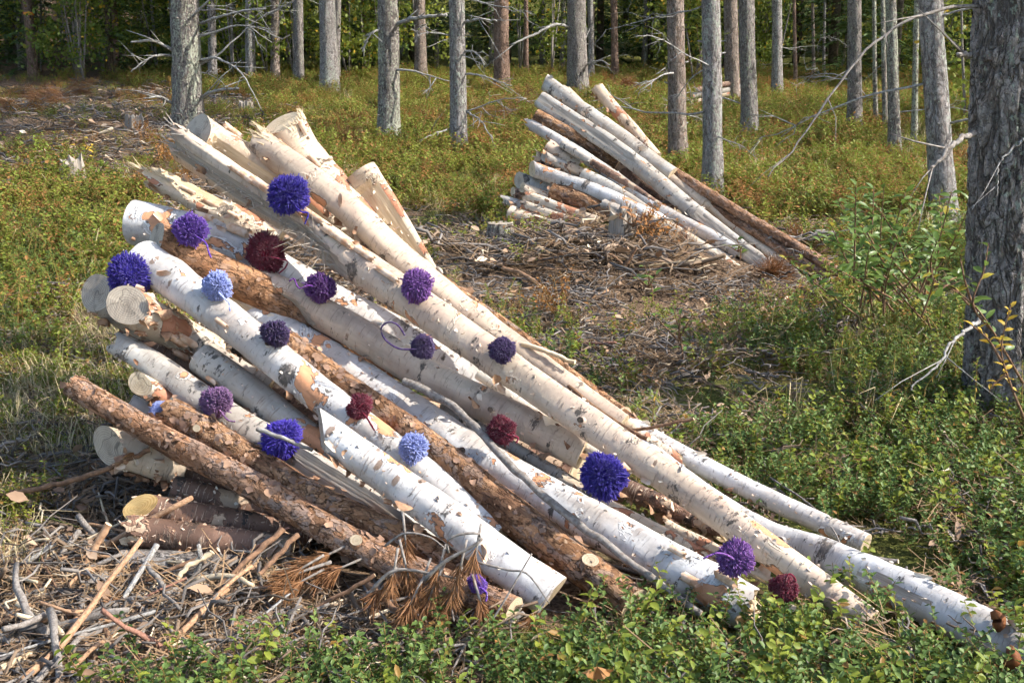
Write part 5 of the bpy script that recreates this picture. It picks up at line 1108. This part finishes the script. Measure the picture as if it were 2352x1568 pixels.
M['willow'] = leafmat('willow_leaves', (0.10, 0.17, 0.03), (0.19, 0.26, 0.06), 0.40, 0.35, 0.4, dry=(0.42, 0.34, 0.05), dryf=0.92)
M['yellow'] = leafmat('yellow_leaves', (0.50, 0.30, 0.03), (0.62, 0.44, 0.06), 0.45, 0.35, 0.35)
M['brownleaf'] = leafmat('dry_brown_leaf', (0.36, 0.17, 0.06), (0.42, 0.22, 0.09), 0.6, 0.25, 0.3)
def sprig(name, seed, mats, H, nleaf, ll, lw, spread=0.35, stems=1, r=0.0012, up=0.35, start=0.25):
    rs = np.random.default_rng(seed); pl = PL_()
    for s_ in range(stems):
        e = np.array([rs.normal(0, spread * H), rs.normal(0, spread * H), H * (0.75 + 0.4 * rs.random())]); o0 = np.array([rs.normal(0, .25 * spread * H), rs.normal(0, .25 * spread * H), -0.01])
        P = smooth_path([o0, o0 * .5 + e * .5 + rs.standard_normal(3) * H * .05, e], 6); V_, F_, _ = tube(P, np.linspace(r, r * .6, 6), 3, False); pl.add(V_, F_, rs.random(), 1)
        for k in range(nleaf // stems):
            t = start + (1 - start) * (k + rs.random()) / (nleaf / stems); p = P[0] * 0 + np.array([np.interp(t, np.linspace(0, 1, 6), P[:, q]) for q in range(3)]); a2 = k * 2.4 + rs.random()
            d = np.array([math.cos(a2), math.sin(a2), up + rs.normal(0, .35)]); n = np.array([rs.normal(0, .3), rs.normal(0, .3), 1.0]); V_, F_ = leaf_poly(p, d, n, ll * (.7 + .5 * rs.random()), lw * (.8 + .4 * rs.random()), .22, .12); pl.add(V_, F_, rs.random(), 0)
    return pl.mesh(name, mats)
def scatter(name, meshes, pts, rots, scl, pick, label, cat):
    col_ = bpy.data.collections.new('source_' + name)
    for i, me in enumerate(meshes):
        o = bpy.data.objects.new('%s_source_%02d' % (name, i), me); col_.objects.link(o)
    me = bpy.data.meshes.new(name); n = len(pts); me.vertices.add(n); me.vertices.foreach_set('co', np.asarray(pts, np.float32).ravel())
    a = me.attributes.new('rot', 'FLOAT_VECTOR', 'POINT'); a.data.foreach_set('vector', np.asarray(rots, np.float32).ravel())
    a = me.attributes.new('scl', 'FLOAT', 'POINT'); a.data.foreach_set('value', np.asarray(scl, np.float32))
    a = me.attributes.new('pick', 'INT', 'POINT'); a.data.foreach_set('value', np.asarray(pick, np.int32))
    o = link(name, me); tag(o, label, cat, kind='stuff')
    ng = bpy.data.node_groups.new('scatter_' + name, 'GeometryNodeTree'); ng.interface.new_socket('Geometry', in_out='INPUT', socket_type='NodeSocketGeometry'); ng.interface.new_socket('Geometry', in_out='OUTPUT', socket_type='NodeSocketGeometry')
    gi = ng.nodes.new('NodeGroupInput'); go = ng.nodes.new('NodeGroupOutput'); ip = ng.nodes.new('GeometryNodeInstanceOnPoints'); ci = ng.nodes.new('GeometryNodeCollectionInfo')
    ci.inputs['Collection'].default_value = col_; ci.inputs['Separate Children'].default_value = True; ci.inputs['Reset Children'].default_value = True
    def na(t, nm):
        q = ng.nodes.new('GeometryNodeInputNamedAttribute'); q.data_type = t; q.inputs['Name'].default_value = nm; return q.outputs['Attribute']
    ng.links.new(gi.outputs[0], ip.inputs['Points']); ng.links.new(ci.outputs[0], ip.inputs['Instance']); ip.inputs['Pick Instance'].default_value = True
    ng.links.new(na('INT', 'pick'), ip.inputs['Instance Index']); ng.links.new(na('FLOAT_VECTOR', 'rot'), ip.inputs['Rotation']); ng.links.new(na('FLOAT', 'scl'), ip.inputs['Scale'])
    ng.links.new(ip.outputs[0], go.inputs[0]); md = o.modifiers.new('scatter', 'NODES'); md.node_group = ng
    return o
LA = np.concatenate([a for a, r in LOGS]); LR = np.concatenate([r for a, r in LOGS])
_near = (LA[:, 2] - LR - ground(LA[:, 0], LA[:, 1])) < 0.22
LA, LR = LA[_near], LR[_near]
def off_logs(x, y, pad=0.0):
    keep = np.ones(len(x), bool); 
    for i in range(0, len(x), 4000):
        d2 = (x[i:i + 4000, None] - LA[None, :, 0]) ** 2 + (y[i:i + 4000, None] - LA[None, :, 1]) ** 2
        keep[i:i + 4000] = ~(d2 < (LR + pad)[None] ** 2).any(1)
    return keep
def candidates(n, y0, y1, seed, power=1.0, margin=1.55):
    rs = np.random.default_rng(seed); y = y0 + (y1 - y0) * rs.random(n) ** power; half = y * 0.47 * margin + 0.35; x = (rs.random(n) * 2 - 1) * half
    return x, y, rs
def place(name, meshes, kind, n, y0, y1, seed, thr, smin, smax, label, cat, tiltk=0.25, power=1.0, zoff=0.0, pad=0.01, extra=None, clump=None, clump_t=0.38):
    x, y, rs = candidates(n, y0, y1, seed, power); z = ground(x, y); wgt = sum(k * cover(x, y, z, c) for c, k in kind.items())
    keep = wgt > thr + (1 - thr) * rs.random(n) * 0.8
    if clump: keep &= vnoise(x * clump + 3.3, y * clump + seed) > clump_t + 0.25 * (rs.random(n) - 0.5)
    if extra is not None: keep &= extra(x, y, z)
    x, y, z = x[keep], y[keep], z[keep]
    k = off_logs(x, y, pad) & off_logs(x, y + 0.10, pad) & off_logs(x, y + 0.05, pad) if y0 < 4 else off_logs(x, y, pad); x, y, z = x[k], y[k], z[k]; n = len(x)
    rot = np.stack([rs.normal(0, tiltk, n), rs.normal(0, tiltk, n), rs.random(n) * 6.283], 1)
    print(name, n)
    return scatter(name, meshes, np.stack([x, y, z + zoff], 1), rot, smin + (smax - smin) * rs.random(n), rs.integers(0, len(meshes), n), label, cat)
def patch(name, sources, n, rad, seed, smin, smax, tilt=0.25):
    rs = np.random.default_rng(seed); V_, F_, r_, m_ = [], [], [], []; off = 0; mats = []
    for s_ in sources:
        for mt_ in s_.materials:
            if mt_ not in mats: mats.append(mt_)
    for k in range(n):
        me = sources[rs.integers(0, len(sources))]; nv = len(me.vertices); co = np.empty(nv * 3); me.vertices.foreach_get('co', co); co = co.reshape(-1, 3)
        rn = np.empty(nv); me.attributes['rnd'].data.foreach_get('value', rn.astype(np.float32) if False else rn) if False else None
        rn = np.array([d.value for d in me.attributes['rnd'].data]); mi = np.empty(len(me.polygons), np.int32); me.polygons.foreach_get('material_index', mi)
        mp = [mats.index(q) for q in me.materials]
        a2 = rs.random() * 6.283; rot = np.array(Matrix.Rotation(a2, 3, 'Z') @ Matrix.Rotation(rs.normal(0, tilt), 3, 'X')); r0 = rad * math.sqrt(rs.random()); b2 = rs.random() * 6.283
        V_.append(co @ rot.T * (smin + (smax - smin) * rs.random()) + [r0 * math.cos(b2), r0 * math.sin(b2), 0]); F_ += [tuple(i + off for i in p.vertices) for p in me.polygons]; off += nv
        r_.append((rn * 0.6 + 0.4 * rs.random())); m_ += [mp[q] for q in mi]
    me = mesh_from(name, np.concatenate(V_), F_, None, True, {'rnd': np.concatenate(r_)})
    for q in mats: me.materials.append(q)
    me.polygons.foreach_set('material_index', np.array(m_, np.int32)); return me
lingon = [sprig('lingon%d' % k, 300 + k, [M['lingon'], M['stem']], 0.09 + 0.012 * k, 22, 0.0175, 0.0095, 0.35) for k in range(6)] + [sprig('bog%d' % k, 320 + k, [M['bilb'], M['stem']], 0.16, 20, 0.022, 0.013, 0.3) for k in range(1)]
lpatch = [patch('lingon_patch%d' % k, lingon, 7, 0.10, 500 + k, 0.75, 1.3) for k in range(6)]
place('lingonberry_carpet', lpatch, {'G': 1.0}, 4200, 2.2, 8.5, 1, 0.25, 0.8, 1.15, 'dense low lingonberry shrubs with small glossy green leaves', 'shrubs', power=1.25, tiltk=0.06, clump=1.5, clump_t=0.24)
heath = [sprig('heath%d' % k, 340 + k, [M['heath'] if k < 4 else M['bilb'], M['stem']], 0.15, 84, 0.023, 0.0135, 0.6, 7, 0.0018) for k in range(6)] + [sprig('russet%d' % k, 350 + k, [M['rus'], M['stem']], 0.16, 50, 0.022, 0.012, 0.5, 6, 0.0018) for k in range(1)]
hpatch = [patch('heath_patch%d' % k, heath, 9, 0.28, 520 + k, 0.8, 1.5) for k in range(6)]
place('heath_carpet', hpatch, {'H': 1.0, 'G': 0.6}, 2850, 5.5, 26, 2, 0.2, 0.85, 1.25, 'yellow green bilberry heath covering the clearing floor', 'shrubs', power=0.8, tiltk=0.05)
place('heath_patches', heath, {'L': 1.0, 'D': 1.0}, 7600, 4.8, 24, 22, 0.2, 0.5, 1.1, 'scattered small green plants growing through the litter', 'shrubs', power=0.8, clump=1.1)
def ros_mesh(k):
    rs = np.random.default_rng(360 + k); pl = PL_(); H = 0.30
    P = smooth_path([(0, 0, -.01), (rs.normal(0, .02), rs.normal(0, .02), H * .5), (rs.normal(0, .05), rs.normal(0, .05), H)], 7); V_, F_, _ = tube(P, np.linspace(.0022, .0012, 7), 4, False); pl.add(V_, F_, .9, 1)
    for j in range(46):
        t = 0.45 + .55 * rs.random() ** .7; p = np.array([np.interp(t, np.linspace(0, 1, 7), P[:, q]) for q in range(3)]); a2 = rs.random() * 6.28; d = np.array([math.cos(a2), math.sin(a2), rs.normal(.35 if t > .8 else -.1, .4)])
        V_, F_ = leaf_poly(p, d, np.array([0, 0, 1.0]), .034 * (.7 + .5 * rs.random()), .0055, .1, .15); pl.add(V_, F_, rs.random(), 0)
    return pl.mesh('marsh_tea%d' % k, [M['ros'], M['stem']])
rosm = [ros_mesh(k) for k in range(4)]
place('marsh_tea_shrubs', rosm, {'G': 1.0, 'L': 0.3}, 1500, 3.2, 7.5, 3, 0.3, 0.55, 1.15, 'upright marsh tea shoots with narrow leaves and ochre stems', 'shrubs', tiltk=.15, clump=0.8)
def tuft(k, n=26, L0=.16):
    rs = np.random.default_rng(380 + k); pl = PL_()
    for j in range(n):
        a2 = rs.random() * 6.28; b = np.array([rs.normal(0, .03), rs.normal(0, .03), 0]); l_ = L0 * (.5 + rs.random()); d = np.array([math.cos(a2), math.sin(a2), 0]); x = np.array([-d[1], d[0], 0]) * .0012; q = rs.random() * .9 + .15
        V_ = [b - x, b + x, b + d * l_ * q * .45 + [0, 0, l_ * .55] + x, b + d * l_ * q * .45 + [0, 0, l_ * .55] - x, b + d * l_ * q + [0, 0, l_ * (.75 - .55 * q)]]; pl.add(V_, [(0, 1, 2, 3), (3, 2, 4)], rs.random(), 0)
    return pl.mesh('tuft%d' % k, [M['straw']])
def litter(k, kind):
    rs = np.random.default_rng(400 + k); pl = PL_()
    if kind == 0:
        for j in range(7):
            c = np.array([rs.normal(0, .06), rs.normal(0, .06), .004 + .02 * rs.random()]); a2 = rs.random() * 6.28; d = np.array([math.cos(a2), math.sin(a2), rs.normal(0, .22)]); l_ = .02 + .07 * rs.random(); rt = .0012 + .0042 * rs.random() ** 2.2; V_, F_, _ = tube([c - d * l_, c - d * l_ * .4 + rs.standard_normal(3) * .006, c + d * l_ * .3 + rs.standard_normal(3) * .007, c + d * l_], [rt, rt, rt * .8, rt * .5], 4); pl.add(V_, F_, rs.random(), 0)
    elif kind == 1:
        for j in range(34):
            c = np.array([rs.normal(0, .06), rs.normal(0, .06), .003 + .014 * rs.random()]); a2 = rs.random() * 6.28; d = np.array([math.cos(a2), math.sin(a2), rs.normal(0, .18)]); x = np.array([-d[1], d[0], 0]) * .0010; l_ = .02 + .025 * rs.random(); pl.add([c - d * l_ - x, c - d * l_ + x, c + d * l_ + x, c + d * l_ - x], [(0, 1, 2, 3)], rs.random(), 0)
    else:
        for j in range(6):
            c = np.array([rs.normal(0, .06), rs.normal(0, .06), .006 + .01 * rs.random()]); a2 = rs.random() * 6.28; V_, F_ = leaf_poly(c, np.array([math.cos(a2), math.sin(a2), rs.normal(0, .3)]), np.array([rs.normal(0, .5), rs.normal(0, .5), 1.0]), .025 + .03 * rs.random(), .012 + .014 * rs.random(), .1, .1); pl.add(V_, F_, rs.random(), 0)
    return pl.mesh('litter%d' % k, [[M['twig'] if k % 2 else M['gtwig'], M['needl'], M['chip']][kind]])
lits = [litter(k, 0) for k in range(4)] + [litter(10 + k, 1) for k in range(4)] + [litter(20 + k, 2) for k in range(2)]
lpt0 = [patch('under_litter%d' % k, lits, 5, 0.12, 560 + k, 0.8, 1.4, 0.3) for k in range(3)]
tufts = [tuft(k) for k in range(5)]
place('heath_grass', tufts, {'H': 1.0, 'G': 0.5}, 1500, 4.5, 20, 44, 0.2, 0.9, 1.7, 'sparse straw coloured grass blades in the heath', 'grass', clump=0.7)
place('russet_heath', [patch('russet_patch%d' % k, heath[6:], 7, 0.22, 580 + k, 0.8, 1.4) for k in range(2)], {'H': 1.0, 'L': 0.5}, 700, 6, 24, 47, 0.2, 0.8, 1.2, 'rusty brown withered heath in loose patches', 'shrubs', power=0.8, clump=0.6)
place('green_left_plants', [patch('green_patch%d' % k, heath[4:6], 6, 0.2, 590 + k, 0.6, 1.1) for k in range(2)], {'D': 1.0}, 500, 3, 7, 48, 0.2, 0.6, 1.0, 'fresh green low plants among the dry grass', 'shrubs')
place('shrub_litter', lpt0, {'G': 1.0}, 900, 2.2, 7, 45, 0.3, 0.8, 1.2, 'dead twigs and leaves under the berry shrubs', 'litter', tiltk=.2, zoff=.03)
place('dry_grass', tufts, {'D': 1.0, 'L': 0.15, 'G': 0.12}, 3600, 2.4, 7, 4, 0.15, 0.7, 1.5, 'straw coloured dry grass blades beside the heap', 'grass')
lpt = [patch('litter_patch%d' % k, lits, 9, 0.17, 540 + k, 0.8, 1.5, 0.12) for k in range(6)]
place('slash_litter', lpt, {'L': 1.0, 'D': 0.6, 'G': .08}, 3100, 2.2, 9.5, 5, 0.12, 0.9, 1.2, 'brown litter of twigs, needles and bark chips', 'litter', power=1.3, tiltk=.15)
place('far_slash_litter', lpt, {'L': 1.0}, 2700, 7, 22, 6, 0.2, 1.2, 2.0, 'brown twig litter of the far clearing', 'litter', tiltk=.15)

# ------------------------------------------------------------------ willow shrub and yellow twig
def leafy_stem(label, name, cat, stems, mat, ll, lw, step_, seed, group=None, start=0.3):
    rs = np.random.default_rng(seed); P0 = at(*stems[0][0]); root = bpy.data.objects.new(name, None); C.objects.link(root); root.location = P0; tag(root, label, cat, group)
    pl = PL_()
    for st in stems:
        P = smooth_path([at(*p) for p in st], 22) - P0; V_, F_, L_ = tube(P, np.linspace(.0055, .002, 22), 5); link('stem', mesh_from('stem', V_, F_, M['brown'], True, {'lc': L_}), root)
        Ls = np.concatenate([[0], np.cumsum(np.linalg.norm(np.diff(P, axis=0), axis=1))]); k = 0; u = start * Ls[-1]
        while u < Ls[-1]:
            p = np.array([np.interp(u, Ls, P[:, q]) for q in range(3)]); a2 = k * 2.4 + rs.random(); d = np.array([math.cos(a2), math.sin(a2), .5 + rs.normal(0, .35)]); V_, F_ = leaf_poly(p, d, np.array([rs.normal(0, .4), rs.normal(0, .4) - .4, 1.0]), ll * (.7 + .5 * rs.random()), lw * (.8 + .4 * rs.random()), .15, .25); pl.add(V_, F_, rs.random(), 0); k += 1; u += step_ * (.6 + .8 * rs.random())
    link('foliage', pl.mesh('foliage', [M[mat]]), root)
rw = random.Random(9); wst = []
for k in range(34):
    bx, by = rw.uniform(1960, 2150), rw.uniform(640, 760); tx = bx + rw.uniform(-190, 170); ty = rw.uniform(420, 640); Yb = rw.uniform(5.2, 5.9)
    wst.append([(bx, by, Yb), ((bx + tx) / 2 + rw.uniform(-20, 20), (by + ty) / 2, Yb - .05), (tx, ty, Yb - rw.uniform(-.2, .3))])
leafy_stem('green leafy willow shrub growing beside the massive dark pine', 'willow_shrub', 'shrub', wst, 'willow', .066, .025, .020, 1, start=.2)
wst2 = [[(2350, 880, 4.05), (2280, 760, 3.98), (2225, 690, 3.95), (2140, 640, 3.95)], [(2280, 760, 4.0), (2235, 700, 3.95), (2260, 620, 3.95), (2270, 560, 3.95)], [(2225, 700, 3.95), (2180, 655, 3.95), (2140, 690, 3.9)], [(2230, 690, 3.97), (2215, 640, 3.95), (2205, 590, 3.95)]]
leafy_stem('single willow shoot with green leaves arching past the massive pine', 'willow_shoot', 'shrub', wst2, 'willow', .055, .022, .03, 2)
leafy_stem('willow twig turned golden yellow hanging before the massive pine', 'yellow_willow_twig', 'shrub', [[(2352, 960, 3.95), (2320, 880, 3.93), (2300, 800, 3.92), (2322, 700, 3.92)], [(2300, 830, 3.92), (2270, 780, 3.92), (2230, 745, 3.92)], [(2310, 860, 3.92), (2285, 880, 3.92), (2272, 900, 3.9)]], 'yellow', .038, .017, .018, 3)
for k, (bx, by, tx, ty, lab, mt_) in enumerate([(1500, 700, 1480, 610, 'small leafy willow seedling on the litter below the far heap', 'willow'), (1570, 855, 1545, 700, 'tall green willow seedling with yellow leaf past the litter', 'willow'), (1700, 600, 1690, 545, 'low leafy seedling beside the far heap end', 'willow'), (1960, 690, 1935, 600, 'leafy willow seedling with bare lower stem', 'willow'), (200, 380, 190, 310, 'yellow leaved birch seedling by the jagged stump', 'yellow'), (230, 420, 235, 350, 'second yellow leaved seedling by the jagged stump', 'decid'), (268, 185, 268, 150, 'small red leaved sapling under the thin dark pine', 'rust'), (1610, 270, 1600, 60, 'slim pale leaved sapling between the grey pines', 'decid'), (1470, 560, 1440, 470, 'pink tipped seedling before the far heap', 'rust')]):
    g = ground_hit(bx, by); Yg = g[1]; f_ = Yg / 5
    st = [[(bx, by, Yg), ((bx + tx) / 2 + 6, (by + ty) / 2, Yg), (tx, ty, Yg)]] + [[((bx + tx) / 2, (by + ty) / 2 + 5, Yg), (tx + s * 0.3 * (by - ty), ty + 20, Yg - .05)] for s in (-1, 1, .4)]
    leafy_stem(lab, 'seedling', 'seedling', st, mt_, .05 * (f_ ** .5), .022 * (f_ ** .5), .03 * f_, 30 + k)

# ------------------------------------------------------------------ fallen leaf, ribbons
def fallen_leaf(label, px, py, Yd, s):
    V_, F_ = [], []; n = 11
    for i in range(n):
        a2 = R(20 + 140 * i / (n - 1)); rr_ = s * (1 - .12 * (i % 2)); V_ += [(rr_ * math.cos(a2), .012 * math.sin(i * 1.3), -rr_ * math.sin(a2) * .75), (rr_ * .5 * math.cos(a2), .008 * math.cos(i), -rr_ * .5 * math.sin(a2) * .75)]
    V_.append((0, 0, 0))
    for i in range(n - 1): F_ += [(2 * i, 2 * i + 2, 2 * i + 3, 2 * i + 1), (2 * i + 1, 2 * i + 3, 2 * n)]
    me = mesh_from('fallen_leaf', V_, F_, M['brownleaf'], False, {'rnd': np.random.default_rng(1).random(len(V_))}); o = link('fallen_leaf', me, loc=at(px, py, Yd)); o.rotation_euler = (R(-35), 0, .15); tag(o, label, 'leaf')
fallen_leaf('curled dry brown leaf caught in the berry shrubs at the bottom edge', 1372, 1530, 2.3, .04)
M['ribr'] = simple('red_marking_ribbon', (0.75, 0.10, 0.04), (0.80, 0.45, 0.05), 20, 0.5, 0.1)
g = ground_hit(77, 176); rp = [o for o in C.objects if o.get('label') == PINES[19][0]][0]
V_, F_ = [], []; rad_ = 22 / 2 * depth_of(g) / F * 1.05
pz = at(66, 32, g[1])
for j in range(16):
    a2 = 6.283 * j / 16
    for h in (-.03, .03): V_.append((rad_ * math.cos(a2), rad_ * math.sin(a2), h))
F_ = [(2 * j, (2 * j + 2) % 32, (2 * j + 3) % 32, 2 * j + 1) for j in range(16)]
o = link('marking_ribbon', mesh_from('marking_ribbon', V_, F_, M['ribr'], True, {'lc': np.array(V_)}), loc=pz); tag(o, 'red and yellow marking ribbon tied round the slim pine', 'ribbon')
print('meshes', len(bpy.data.meshes), 'tris', sum(len(me.loops) - 2 * len(me.polygons) for me in bpy.data.meshes))
